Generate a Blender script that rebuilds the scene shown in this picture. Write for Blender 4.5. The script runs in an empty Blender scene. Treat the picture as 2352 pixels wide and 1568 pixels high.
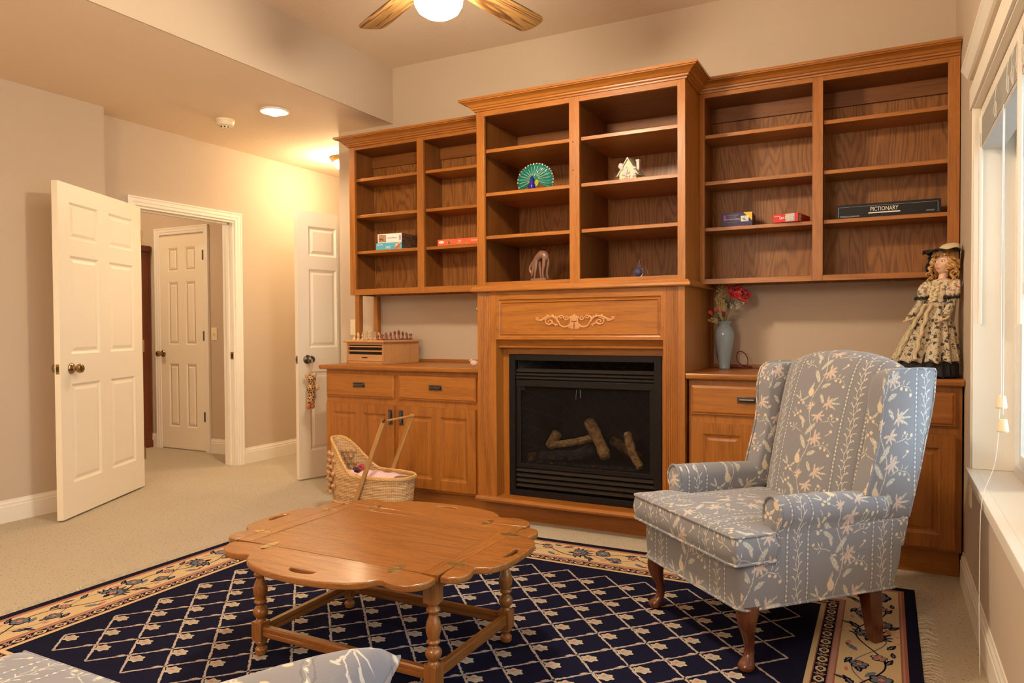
import bpy, bmesh, math, random
from mathutils import Vector, Matrix
import numpy as np
random.seed(7)
PI = math.pi
sc = bpy.context.scene
COL = sc.collection

# ---------------------------------------------------------------- camera
CAM_H = 1.15
Wm = [(0.88847268, 0.458888, -0.00617327), (0.00366709, -0.02054975, -0.99978211), (-0.45891487, 0.88825645, -0.01994068)]
cd = bpy.data.cameras.new('camera')
cam = bpy.data.objects.new('camera', cd)
COL.objects.link(cam)
xr, yr, zr = Vector(Wm[0]), -Vector(Wm[1]), -Vector(Wm[2])
cam.matrix_world = Matrix(((xr.x, yr.x, zr.x, 0), (xr.y, yr.y, zr.y, 0), (xr.z, yr.z, zr.z, CAM_H), (0, 0, 0, 1)))
cd.sensor_width = 36.0
cd.lens = 36.0 * 1664.5 / 2352.0
cd.clip_start = 0.02
sc.camera = cam

# ---------------------------------------------------------------- view, world, lights
sc.view_settings.view_transform = 'Standard'
sc.view_settings.look = 'None'
sc.view_settings.gamma = 1.0
sc.view_settings.exposure = 0.17
sc.view_settings.use_curve_mapping = False
sc.cycles.max_bounces = 10
sc.cycles.diffuse_bounces = 6
sc.cycles.sample_clamp_indirect = 6.0
sc.cycles.blur_glossy = 0.5

w = bpy.data.worlds.new('sky'); sc.world = w; w.use_nodes = True
wn = w.node_tree
bg = wn.nodes['Background']
bg.inputs[0].default_value = (0.72, 0.86, 1.0, 1)
bg.inputs[1].default_value = 2.2

def area_light(name, loc, rot, sx, sy, power, color, portal=False):
    l = bpy.data.lights.new(name, 'AREA'); l.shape = 'RECTANGLE'; l.size = sx; l.size_y = sy
    l.energy = power; l.color = color
    if portal: l.cycles.is_portal = True
    o = bpy.data.objects.new(name, l); o.location = loc; o.rotation_euler = rot; COL.objects.link(o)
    return o
def point_light(name, loc, power, color, r=0.05):
    l = bpy.data.lights.new(name, 'POINT'); l.energy = power; l.color = color; l.shadow_soft_size = r
    o = bpy.data.objects.new(name, l); o.location = loc; COL.objects.link(o)
    return o
def spot_light(name, loc, power, color, ang=2.4, blend=0.6, r=0.05):
    l = bpy.data.lights.new(name, 'SPOT'); l.energy = power; l.color = color; l.shadow_soft_size = r
    l.spot_size = ang; l.spot_blend = blend
    o = bpy.data.objects.new(name, l); o.location = loc; COL.objects.link(o)
    return o
WARM = (1.0, 0.81, 0.56)
# daylight through the window in the right wall
area_light('daylight_window', (0.62, 1.95, 1.35), (0, PI/2, 0), 1.5, 2.7, 1, (1, 1, 1), portal=True)
# the bright sky outside it
area_light('sky_window', (0.80, 1.95, 1.5), (0, PI/2, 0), 1.8, 3.0, 62, (0.64, 0.82, 1.0))

# ---------------------------------------------------------------- node expression helper
class E:
    """arithmetic on shader sockets"""
    def __init__(s, nt, v): s.nt = nt; s.v = v
    def _m(s, op, *o):
        n = s.nt.nodes.new('ShaderNodeMath'); n.operation = op
        for i, x in enumerate((s,) + o):
            if isinstance(x, E):
                if isinstance(x.v, (int, float)): n.inputs[i].default_value = x.v
                else: s.nt.links.new(x.v, n.inputs[i])
            else: n.inputs[i].default_value = float(x)
        return E(s.nt, n.outputs[0])
    def __add__(s, o): return s._m('ADD', o)
    __radd__ = __add__
    def __sub__(s, o): return s._m('SUBTRACT', o)
    def __rsub__(s, o): return E(s.nt, float(o))._m('SUBTRACT', s)
    def __mul__(s, o): return s._m('MULTIPLY', o)
    __rmul__ = __mul__
    def __truediv__(s, o): return s._m('DIVIDE', o)
    def sin(s): return s._m('SINE')
    def abs(s): return s._m('ABSOLUTE')
    def mod(s, o): return s._m('FLOORED_MODULO', o)
    def floor(s): return s._m('FLOOR')
    def pw(s, o): return s._m('POWER', o)
    def min(s, o): return s._m('MINIMUM', o)
    def max(s, o): return s._m('MAXIMUM', o)
    def lt(s, o): return s._m('LESS_THAN', o)
    def gt(s, o): return s._m('GREATER_THAN', o)
    def step(s, a, b):   # 1 below a, 0 above b
        n = s.nt.nodes.new('ShaderNodeMapRange'); n.interpolation_type = 'SMOOTHSTEP'
        s.nt.links.new(s.v, n.inputs[0])
        n.inputs[1].default_value = a; n.inputs[2].default_value = b; n.inputs[3].default_value = 1; n.inputs[4].default_value = 0
        return E(s.nt, n.outputs[0])

class MB:
    """small material builder"""
    def __init__(s, name):
        s.m = bpy.data.materials.new(name); s.m.use_nodes = True; s.nt = s.m.node_tree
        s.b = s.nt.nodes['Principled BSDF']; s.out = s.nt.nodes['Material Output']
    def new(s, t): return s.nt.nodes.new(t)
    def link(s, a, b): s.nt.links.new(a.v if isinstance(a, E) else a, b)
    def e(s, sock): return E(s.nt, sock)
    def coords(s, kind='Object'):
        return s.new('ShaderNodeTexCoord').outputs[kind]
    def mapping(s, v, sc_=(1, 1, 1), loc=(0, 0, 0), rot=(0, 0, 0), typ='POINT'):
        n = s.new('ShaderNodeMapping'); n.vector_type = typ; s.link(v, n.inputs[0])
        n.inputs[1].default_value = loc; n.inputs[2].default_value = rot; n.inputs[3].default_value = sc_
        return n.outputs[0]
    def noise(s, v, scale=5, detail=2, rough=0.5, dist=0.0, color=False):
        n = s.new('ShaderNodeTexNoise'); s.link(v, n.inputs['Vector']); n.inputs['Scale'].default_value = scale
        n.inputs['Detail'].default_value = detail; n.inputs['Roughness'].default_value = rough; n.inputs['Distortion'].default_value = dist
        return n.outputs['Color'] if color else s.e(n.outputs[0])
    def mix(s, f, a, b):
        n = s.new('ShaderNodeMix'); n.data_type = 'RGBA'
        if isinstance(f, (E,)): s.link(f, n.inputs[0])
        else: n.inputs[0].default_value = f
        for i, c in ((6, a), (7, b)):
            if isinstance(c, tuple): n.inputs[i].default_value = c if len(c) == 4 else (*c, 1)
            else: s.link(c, n.inputs[i])
        return n.outputs[2]
    def ramp(s, f, stops):
        n = s.new('ShaderNodeValToRGB'); s.link(f, n.inputs[0])
        el = n.color_ramp.elements
        while len(el) < len(stops): el.new(0.5)
        for q, (p, c) in zip(el, stops): q.position = p; q.color = (*c, 1)
        return n.outputs[0]
    def base(s, c):
        if isinstance(c, tuple): s.b.inputs['Base Color'].default_value = (*c, 1)
        else: s.link(c, s.b.inputs['Base Color'])
        return s
    def set(s, rough=None, metal=None, spec=None, **k):
        if rough is not None: s.b.inputs['Roughness'].default_value = rough
        if metal is not None: s.b.inputs['Metallic'].default_value = metal
        if spec is not None: s.b.inputs['Specular IOR Level'].default_value = spec
        for a, v in k.items(): s.b.inputs[a.replace('_', ' ')].default_value = v
        return s
    def bump(s, h, strength=0.2, dist=0.002):
        n = s.new('ShaderNodeBump'); s.link(h, n.inputs['Height']); n.inputs['Strength'].default_value = strength
        n.inputs['Distance'].default_value = dist; s.link(n.outputs[0], s.b.inputs['Normal'])
        return s

def lin(r, g, b):
    f = lambda c: (c/255/12.92) if c/255 <= 0.04045 else ((c/255+0.055)/1.055)**2.4
    return (f(r), f(g), f(b))

def paint(name, c, rough=0.6, bump=0.15, scale=60, spec=0.3, var=0.04):
    m = MB(name); v = m.coords()
    n = m.noise(v, scale, 3, 0.6)
    n2 = m.noise(v, 2.0, 2)
    m.base(m.mix(n2, tuple(x*(1-var) for x in c), tuple(x*(1+var) for x in c))).set(rough, 0, spec)
    if bump: m.bump(n, bump, 0.003)
    return m.m
def plain(name, c, rough=0.5, metal=0, spec=0.5, **k):
    m = MB(name); v = m.coords(); n = m.noise(v, 40, 2)
    m.base(m.mix(n, tuple(x*0.93 for x in c), tuple(min(1, x*1.06) for x in c))).set(rough, metal, spec, **k)
    return m.m
def wood(name, light, dark, axis='Z', rough=0.36, freq=9.0, across=4.0, along=0.45, amt=0.35, pores=0.35, coat=0.06, streak=0.75):
    """oak: contour lines of a stretched noise give cathedral figure; axis is the grain direction"""
    m = MB(name)
    v = m.coords()
    oi = m.new('ShaderNodeObjectInfo').outputs['Random']
    off = m.new('ShaderNodeVectorMath'); off.operation = 'ADD'
    m.link(v, off.inputs[0])
    cx = m.new('ShaderNodeCombineXYZ')
    r = m.e(oi) * 7.0
    for i in range(3): m.link(r, cx.inputs[i])
    m.link(cx.outputs[0], off.inputs[1])
    def sc3(a, l): return tuple(l if 'XYZ'[i] == axis else a for i in range(3))
    n1 = m.noise(m.mapping(off.outputs[0], sc3(across, along)), 1.0, 2.0, 0.45)
    jit = m.noise(m.mapping(off.outputs[0], sc3(55, 7)), 1.0, 2.0, 0.6)
    band = ((n1 * (freq * 6.0)) + jit * 2.4).sin() * 0.5 + 0.5
    band = band.pw(2.2)
    st = m.noise(m.mapping(off.outputs[0], sc3(120, 2.0)), 1.0, 3.0, 0.65)
    po = m.noise(m.mapping(off.outputs[0], sc3(330, 11)), 1.0, 2.0, 0.6)
    po = po.step(0.36, 0.48)
    n3 = m.noise(m.mapping(off.outputs[0], sc3(1.8, 0.6)), 1.0, 1.0)
    f = band * amt * 0.55 + (st - 0.42) * streak + po * pores * 0.75 + (n3 - 0.5) * 0.40
    m.base(m.ramp(f, [(0.0, light), (0.75, dark)])).set(rough, 0, 0.45, Coat_Weight=coat, Coat_Roughness=0.18)
    m.bump(po, 0.12, 0.001)
    return m.m
# ---------------------------------------------------------------- materials
OL, OD = (0.39, 0.138, 0.020), (0.18, 0.051, 0.007)
OAK = {a: wood('oak_grain_' + a.lower(), OL, OD, a) for a in 'XYZ'}
PLY = wood('oak_plywood', (0.33, 0.125, 0.022), (0.16, 0.050, 0.008), 'Z', 0.5, 26.0, 5.5, 0.8, 0.85, 0.4, 0.03)
INNER_SHADED = {a: wood('oak_inside_shaded_' + a.lower(), (0.23, 0.076, 0.012), (0.105, 0.030, 0.004), a, 0.5) for a in 'XYZ'}  # darker copy of the cabinet oak, shade of the insides put into its colour
TBL = {a: wood('table_oak_' + a.lower(), (0.30, 0.112, 0.024), (0.155, 0.050, 0.010), a, 0.24, 11.0, 5.0, 0.5, 0.35, 0.5, 0.35, 0.4) for a in 'XYZ'}
FANW = wood('fan_oak', (0.28, 0.145, 0.045), (0.07, 0.026, 0.007), 'X', 0.45, 14.0, 12.0, 1.2, 1.3, 0.4, 0.05)
CHEST = wood('light_wood', (0.56, 0.30, 0.12), (0.40, 0.19, 0.07), 'X', 0.45, 6.0)
CHEST_Z = wood('chess_pine', (0.52, 0.26, 0.095), (0.38, 0.17, 0.06), 'Z', 0.45, 4.0)
MAHOG = wood('mahogany', (0.12, 0.032, 0.012), (0.065, 0.015, 0.006), 'Z', 0.22, 4.0, 9, 1.0, 0.6, 0.2, 0.5)
CURIO = wood('dark_cherry', (0.20, 0.05, 0.015), (0.10, 0.025, 0.008), 'Z', 0.35)
WALLP = paint('wall_paint', lin(196, 178, 157), 0.75, 0.10, 140, 0.2, 0.02)
CEILP = paint('ceiling_paint', lin(236, 216, 192), 0.8, 0.55, 28, 0.2, 0.02)
TRIM = paint('trim_white', lin(236, 228, 214), 0.42, 0.03, 40, 0.45, 0.01)
DOORP = paint('door_white', lin(238, 226, 204), 0.40, 0.03, 60, 0.45, 0.01)
DOOR_SHADED = paint('door_white_shaded', lin(232, 222, 204), 0.38, 0.03, 60, 0.45, 0.01)  # same door paint, greyed: cool daylight and shade put into the colour
VINYL = plain('vinyl_white', lin(238, 238, 236), 0.35)
BRASS = plain('antique_brass', (0.34, 0.23, 0.12), 0.25, 1.0)
BRASSY = plain('aged_brass', (0.48, 0.34, 0.13), 0.35, 1.0)
CHROME = plain('nickel', (0.55, 0.5, 0.45), 0.18, 1.0)
PEWTER = plain('pewter', (0.14, 0.125, 0.11), 0.32, 1.0)
PLAST = plain('cream_plastic', lin(236, 222, 190), 0.4)
BLACKM = plain('black_metal', (0.010, 0.0075, 0.0075), 0.55, 0.0, 0.2)
BLACKL = plain('black_louvre', (0.03, 0.024, 0.021), 0.42, 0.0, 0.5)
HOLLOW_SHADE = plain('hollow_shade_black', (0.007, 0.0065, 0.006), 0.8)  # shade inside holes, slots and hollows, painted as black
WHITEC = plain('white_ceramic', (0.80, 0.74, 0.66), 0.3)
BLACKF = plain('black_lace', (0.012, 0.01, 0.012), 0.8)

def carpet():
    m = MB('carpet'); v = m.coords()
    n = m.noise(v, 220, 3, 0.7); big = m.noise(v, 3.0, 3); sp = m.noise(v, 95, 2, 0.5)
    c = m.mix(big, lin(240, 219, 184), lin(250, 234, 204))
    c = m.mix(n.step(.40, .62)*.30, c, lin(184, 158, 118))
    c = m.mix(sp.step(0.29, 0.39), c, lin(150, 118, 78))
    m.base(c).set(0.95, 0, 0.1, Sheen_Weight=0.3); m.bump(n, 1.0, 0.016)
    return m.m
CARPET = carpet()
def emit(name, c, s):
    m = MB(name); m.nt.nodes.remove(m.b)
    e = m.new('ShaderNodeEmission'); e.inputs[0].default_value = (*c, 1); e.inputs[1].default_value = s
    m.link(e.outputs[0], m.out.inputs[0]); return m.m
GLOW = emit('lamp_glow', (1.0, 0.80, 0.56), 30)
GLOWF = emit('fan_globe_glow', (1.0, 0.85, 0.62), 330)
GLOW2 = emit('lamp_glow_hall', (1.0, 0.78, 0.46), 75)
def glass(name, tint=(1, 1, 1), clear=0.85, rough=0.03):
    """thin pane: mostly see-through, reflecting at grazing angles"""
    m = MB(name); m.nt.nodes.remove(m.b)
    t = m.new('ShaderNodeBsdfTransparent'); t.inputs[0].default_value = (*tuple(x*clear for x in tint), 1)
    g = m.new('ShaderNodeBsdfGlossy'); g.inputs[1].default_value = rough; g.inputs[0].default_value = (1, 1, 1, 1)
    f = m.new('ShaderNodeFresnel'); f.inputs[0].default_value = 1.45
    x = m.new('ShaderNodeMixShader'); m.link(f.outputs[0], x.inputs[0]); m.link(t.outputs[0], x.inputs[1]); m.link(g.outputs[0], x.inputs[2])
    m.link(x.outputs[0], m.out.inputs[0]); return m.m
PANE = glass('window_pane', (0.96, 1, 0.99), 0.95)
def screen():
    """fire screen: fine dark mesh over glass"""
    m = MB('fire_screen'); v = m.coords()
    sx = m.new('ShaderNodeSeparateXYZ'); m.link(v, sx.inputs[0])
    x, z = m.e(sx.outputs[0]), m.e(sx.outputs[2])
    holes = (((x+z)*1150).sin().gt(-0.88)) * (((x-z)*1150).sin().gt(-0.88))
    t = m.new('ShaderNodeBsdfTransparent'); t.inputs[0].default_value = (0.9, 0.88, 0.85, 1)
    m.base((0.012, 0.010, 0.010)).set(0.6, 0, 0.15)
    xx = m.new('ShaderNodeMixShader'); m.link(holes, xx.inputs[0]); m.link(m.b.outputs[0], xx.inputs[1]); m.link(t.outputs[0], xx.inputs[2])
    m.link(xx.outputs[0], m.out.inputs[0]); return m.m
SCREEN = screen()
def realglass(name, c, rough=0.02, tr=0.5):
    m = MB(name); m.base(c).set(rough, 0, 0.5, Transmission_Weight=tr, IOR=1.45); return m.m
GREENG = realglass('teal_glass', (0.015, 0.24, 0.19), .05, .35); BLUEG = realglass('cobalt_glass', (0.04, 0.02, 0.45)); CLEARG = realglass('clear_glass', (0.85, 0.9, 1.0), .01, .97); LIMEG = realglass('lime_glass', (0.5, 0.62, 0.12))

# woven floral stripe fabric of the armchair, sofa and pillow (uv in metres)
def fabric(name, ground, scale=1.0):
    m = MB(name)
    uv = m.coords('UV')
    wob = m.new('ShaderNodeTexNoise'); m.link(uv, wob.inputs['Vector']); wob.inputs['Scale'].default_value = 110; wob.inputs['Detail'].default_value = 2
    sub = m.new('ShaderNodeVectorMath'); sub.operation = 'SUBTRACT'; m.link(wob.outputs['Color'], sub.inputs[0]); sub.inputs[1].default_value = (0.5, 0.5, 0.5)
    mul = m.new('ShaderNodeVectorMath'); mul.operation = 'SCALE'; m.link(sub.outputs[0], mul.inputs[0]); mul.inputs['Scale'].default_value = 0.009
    ad = m.new('ShaderNodeVectorMath'); ad.operation = 'ADD'; m.link(uv, ad.inputs[0]); m.link(mul.outputs[0], ad.inputs[1])
    sp = m.new('ShaderNodeSeparateXYZ'); m.link(ad.outputs[0], sp.inputs[0])
    sp0 = m.new('ShaderNodeSeparateXYZ'); m.link(uv, sp0.inputs[0])
    P, Q = 0.365, 0.30
    x, y = m.e(sp.outputs[0]), m.e(sp.outputs[1])
    x0, y0 = m.e(sp0.outputs[0]), m.e(sp0.outputs[1])
    fx = (x + P/2).mod(P) - P/2            # floral band centred on 0, stripes around +-P/2
    fy = y.mod(Q)
    def comb(a, b):
        c = m.new('ShaderNodeCombineXYZ'); m.link(a, c.inputs[0]); m.link(b, c.inputs[1]); return c.outputs[0]
    last = [None]
    def ell(vec, cx, cy, a, b, deg):
        """<1 inside a leaf; each shape is chained after the one before"""
        if last[0] is not None:
            ch = m.new('ShaderNodeVectorMath'); ch.operation = 'MULTIPLY_ADD'; m.link(last[0], ch.inputs[0]); ch.inputs[1].default_value = (1e-7, 1e-7, 0); m.link(vec, ch.inputs[2]); vec = ch.outputs[0]
        mp = m.mapping(vec, (a, b, 1), (cx, cy, 0), (0, 0, math.radians(deg)), 'TEXTURE')
        l = m.new('ShaderNodeVectorMath'); l.operation = 'LENGTH'; m.link(mp, l.inputs[0])
        return m.e(l.outputs['Value'])
    def union(vec, qs):
        r = None
        for q in qs:
            e_ = ell(vec, *q); r = e_ if r is None else r.min(e_); last[0] = r
        return r
    v1 = comb(fx, fy)
    stem = (fx + 0.010 - (fy * (2*PI/Q) + 0.6).sin() * 0.020).abs() / 0.0021
    leaves = [(-.026, .028, .034, .0105, 122), (.030, .290, .026, .0085, 35), (.000, .088, .036, .0095, 52), (-.056, .128, .026, .0085, 145), (-.046, .108, .022, .0070, 105),
              (-.108, .226, .020, .0042, 155), (-.098, .238, .022, .0042, 112), (-.062, .222, .020, .0046, 40), (.026, .228, .022, .0080, 120),
              (.088, .232, .022, .0040, 35), (.094, .214, .024, .0040, 5), (.086, .198, .020, .0040, -30), (-.040, .278, .020, .0060, 70)]
    sprig = [(.044, .020, .024, .0016, 25), (.084, .024, .024, .0016, -12), (.112, .008, .014, .0014, -50), (.060, .032, .010, .0024, 80), (.080, .040, .010, .0024, 70), (.100, .034, .010, .0024, 40),
             (.072, .132, .028, .0017, 15), (.098, .148, .012, .0026, 65), (.108, .136, .013, .0026, 15), (.100, .122, .012, .0026, -35), (.080, .146, .010, .0022, 80),
             (-.070, .080, .030, .0017, 160), (-.096, .098, .012, .0026, 110), (-.106, .086, .012, .0026, 165), (-.092, .074, .012, .0026, -135), (-.082, .100, .010, .0024, 80),
             (-.060, .194, .026, .0017, 150), (-.112, .150, .014, .0026, 150), (-.104, .168, .013, .0026, 115), (.050, .062, .018, .0017, 60), (.092, .078, .016, .0026, 40)]
    buds = [(-.040, .252, .0145, .0200, 8)] + [(cx, cy, .0062, .0062, 0) for cx, cy in ((-.084, .212), (-.070, .200), (-.096, .198), (-.088, .150), (-.074, .160), (-.100, .138), (.070, .016), (.092, .012), (.112, .292), (.120, .150), (.090, .160), (-.118, .100), (.104, .092))]
    pink = []
    for cx, cy, rot, L_ in ((.058, .214, -20, .024), (.024, .152, -60, .025), (.052, .052, 200, .0), (-.020, .188, 150, .018), (.040, .096, -40, .0)):
        if L_ == .0: continue
        for k in range(6):
            a = rot - 110 + 44*k
            pink.append((cx + L_*.62*math.cos(math.radians(a)), cy + L_*.62*math.sin(math.radians(a)), L_*.72, .0046, a))
    for k in range(7):
        a = -150 + 40*k
        pink.append((.030 + .017*math.cos(math.radians(a)), .052 + .017*math.sin(math.radians(a)), .020, .0052, a))
    cl = union(v1, leaves + sprig).min(stem.max((fx.abs()) / 0.03))
    cb = union(v1, buds)
    cp = union(v1, pink)
    # stripes
    sx = x.mod(P) - P/2
    dots_y = (y * (1/0.0165)).mod(1.0) - 0.5
    line = ((sx.abs() - 0.0425).abs() / 0.0036)
    dots = (line + (dots_y * 3.0).abs())
    edge = ((sx.abs() - 0.0425).abs() - 0.0062 - (y*(2*PI/.033)).sin()*.0008).abs() / 0.0008
    chain = (((sx.abs() - 0.0425) - (y*(PI/.0165)).sin()*.0030).abs() / .0010)
    Q2 = 0.066
    v2 = comb(sx, y.mod(Q2))
    vst = (sx.abs() - 0.0035 - (y * (2*PI/Q2)).sin() * 0.0035).abs() / 0.0011
    tw = union(v2, [(.012, .014, .010, .0016, 50), (-.013, .030, .011, .0016, 130), (.014, .048, .010, .0018, 35), (-.010, .060, .009, .0018, 150), (.016, .020, .004, .0024, 0), (-.018, .038, .004, .0024, 0), (.006, .036, .010, .0015, 75)]).min(vst)
    th = m.noise(uv, 900, 1); weave = ((x0 * 3900).sin() * (y0 * 3900).sin())
    g = m.mix(th, tuple(c*0.86 for c in ground), tuple(c*1.12 for c in ground))
    vein = m.noise(m.mapping(uv, (320, 120, 1)), 1.0, 1)
    leafc = m.mix(vein.step(.42, .58), (0.66, 0.62, 0.52), (0.42, 0.39, 0.34))
    pinkc = m.mix(vein.step(.40, .60), (0.66, 0.58, 0.50), (0.58, 0.38, 0.30))
    c = m.mix(cl.step(0.75, 1.15) * 0.9, g, leafc)
    c = m.mix(cb.step(0.85, 1.15) * 0.9, c, (0.70, 0.57, 0.40))
    c = m.mix(cp.step(0.75, 1.15) * 0.88, c, pinkc)
    c = m.mix(dots.step(0.6, 1.1) * 0.9, c, (0.74, 0.70, 0.62))
    c = m.mix(edge.step(0.6, 1.4) * 0.50, c, (0.10, 0.10, 0.12))
    c = m.mix(chain.step(.6, 1.4) * .35, c, (.62, .58, .50))
    c = m.mix(tw.step(0.7, 1.3) * 0.85, c, (0.66, 0.60, 0.52))
    m.base(c).set(0.85, 0, 0.2, Sheen_Weight=0.25)
    m.bump(th, 0.25, 0.001)
    return m.m
FAB = fabric('floral_stripe_fabric', (0.225, 0.222, 0.245))
# ---------------------------------------------------------------- geometry helpers
class G:
    def __init__(s): s.v = []; s.f = []; s.m = []; s.s = []
    def add(s, vs, fs, mi=0, sm=False):
        o = len(s.v); s.v += [tuple(p) for p in vs]
        for f in fs: s.f.append([i + o for i in f]); s.m.append(mi); s.s.append(sm)
        return s
    def box(s, x0, y0, z0, x1, y1, z1, mi=0):
        v = [(x, y, z) for z in (z0, z1) for y in (y0, y1) for x in (x0, x1)]
        return s.add(v, [(0, 2, 3, 1), (4, 5, 7, 6), (0, 1, 5, 4), (2, 6, 7, 3), (0, 4, 6, 2), (1, 3, 7, 5)], mi)
    def hexa(s, lo, hi, mi=0):
        """lo, hi: four points each, same winding"""
        return s.add(list(lo) + list(hi), [(3, 2, 1, 0), (4, 5, 6, 7), (0, 1, 5, 4), (1, 2, 6, 5), (2, 3, 7, 6), (3, 0, 4, 7)], mi)
    def prism(s, poly, fn, h0, h1, mi=0, sm=False):
        n = len(poly)
        v = [fn(a, b, h0) for a, b in poly] + [fn(a, b, h1) for a, b in poly]
        s.add(v, [tuple(range(n))[::-1], tuple(range(n, 2*n))], mi)
        s.add(v, [(i, (i+1) % n, n+(i+1) % n, n+i) for i in range(n)], mi, sm)
        return s
    def grid(s, fn, nu, nv, cu=False, cv=False, mi=0, sm=True):
        v = [fn(i/(nu if cu else nu-1), j/(nv if cv else nv-1)) for j in range(nv) for i in range(nu)]
        f = []
        for j in range(nv if cv else nv-1):
            for i in range(nu if cu else nu-1):
                a, b = i, (i+1) % nu; c, d = j, (j+1) % nv
                f.append((c*nu+a, c*nu+b, d*nu+b, d*nu+a))
        return s.add(v, f, mi, sm)
    def rings(s, rings, cap=True, mi=0, sm=True, close=True):
        n = len(rings[0]); v = [p for r in rings for p in r]; f = []
        for j in range(len(rings)-1):
            for i in range(n if close else n-1):
                f.append((j*n+i, j*n+(i+1) % n, (j+1)*n+(i+1) % n, (j+1)*n+i))
        s.add(v, f, mi, sm)
        if cap: s.add(rings[0], [tuple(range(n))[::-1]], mi); s.add(rings[-1], [tuple(range(n))], mi)
        return s
    def lathe(s, prof, c=(0, 0, 0), n=24, mi=0, mat=None, sm=True, cap=True):
        mt = mat or Matrix.Identity(3)
        rr = []
        for r, z in prof:
            rr.append([tuple(Vector(c) + mt @ Vector((max(r, 1e-5)*math.cos(2*PI*i/n), max(r, 1e-5)*math.sin(2*PI*i/n), z))) for i in range(n)])
        return s.rings(rr, cap, mi, sm)
    def tube(s, pts, r, n=8, mi=0, cap=True, closed=False, flat=1.0):
        pts = [Vector(p) for p in pts]; k = len(pts)
        rs = r if isinstance(r, (list, tuple)) else [r]*k
        up = None; rr = []
        for i, p in enumerate(pts):
            a = pts[(i-1) % k] if (i > 0 or closed) else p; b = pts[(i+1) % k] if (i < k-1 or closed) else p
            t = (b-a).normalized()
            if up is None: up = t.orthogonal().normalized()
            up = (up - t*up.dot(t)); up = up.normalized() if up.length > 1e-6 else t.orthogonal().normalized()
            q = t.cross(up)
            rr.append([tuple(p + (up*math.cos(2*PI*j/n) + q*math.sin(2*PI*j/n)*flat)*rs[i]) for j in range(n)])
        if closed: rr.append(rr[0]); cap = False
        return s.rings(rr, cap, mi)
    def ball(s, c, r, n=12, mi=0, rot=None):
        r = r if isinstance(r, (tuple, list)) else (r, r, r)
        rot = rot or Matrix.Identity(3)
        def fn(u, v):
            a, b = 2*PI*u, PI*(v-0.5)
            return tuple(Vector(c) + rot @ Vector((r[0]*math.cos(a)*math.cos(b), r[1]*math.sin(a)*math.cos(b), r[2]*math.sin(b))))
        return s.grid(fn, n, max(5, n//2+1), cu=True, mi=mi)
    def sweep(s, path, prof, fn=lambda a, b, c: (a, b, c), closed=False, mi=0, sm=False):
        """path in a plane (a,b); prof = (outward offset, c); outward is to the right of travel"""
        n = len(path); segs = []
        P = [Vector(p) for p in path]
        def nrm(a, b): d = (b-a).normalized(); return Vector((d.y, -d.x))
        rr = []
        for i in range(n):
            n0 = nrm(P[i-1], P[i]) if (i > 0 or closed) else None
            n1 = nrm(P[i], P[(i+1) % n]) if (i < n-1 or closed) else None
            if n0 is None: m = n1
            elif n1 is None: m = n0
            else: m = (n0+n1) / max(0.2, 1+n0.dot(n1))
            rr.append([fn(P[i].x + m.x*o, P[i].y + m.y*o, z) for o, z in prof])
        k = len(prof); v = [p for r in rr for p in r]; f = []
        for i in range(n if closed else n-1):
            j = (i+1) % n
            for a in range(k): f.append((i*k+a, j*k+a, j*k+(a+1) % k, i*k+(a+1) % k))
        s.add(v, f, mi, sm)
        if not closed: s.add(rr[0], [tuple(range(k))], mi); s.add(rr[-1], [tuple(range(k))[::-1]], mi)
        return s
    def xf(s, M, i0=0):
        s.v[i0:] = [tuple(M @ Vector(p)) for p in s.v[i0:]]; return s
    def build(s, name, mats, parent=None, world=False, bev=0, seg=2, ang=35, uv=None, sub=0, solid=0, jit=None):
        me = bpy.data.meshes.new(name)
        vs = s.v
        if world and parent is not None:
            o = Vector((0, 0, 0)); q = parent
            while q is not None: o = o + q.location; q = q.parent
            vs = [(p[0]-o.x, p[1]-o.y, p[2]-o.z) for p in vs]
        me.from_pydata(vs, [], s.f)
        for m in (mats if isinstance(mats, (list, tuple)) else [mats]): me.materials.append(m)
        me.polygons.foreach_set('material_index', s.m); me.polygons.foreach_set('use_smooth', s.s)
        b = bmesh.new(); b.from_mesh(me)
        bmesh.ops.remove_doubles(b, verts=b.verts, dist=1e-5)
        bmesh.ops.recalc_face_normals(b, faces=b.faces)
        if uv:
            l = b.loops.layers.uv.new('uv')
            for f in b.faces:
                for lp in f.loops: lp[l].uv = uv(lp.vert.co, f.normal)
        b.to_mesh(me); b.free()
        if any(s.s): me.set_sharp_from_angle(angle=math.radians(ang))
        o = bpy.data.objects.new(name, me); COL.objects.link(o)
        if parent is not None: o.parent = parent
        if solid:
            d = o.modifiers.new('thickness', 'SOLIDIFY'); d.thickness = solid; d.offset = 0
        if bev:
            d = o.modifiers.new('bevel', 'BEVEL'); d.width = bev; d.segments = seg; d.limit_method = 'ANGLE'; d.angle_limit = math.radians(40)
        if sub:
            d = o.modifiers.new('sub', 'SUBSURF'); d.levels = sub; d.render_levels = sub
        return o

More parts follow.
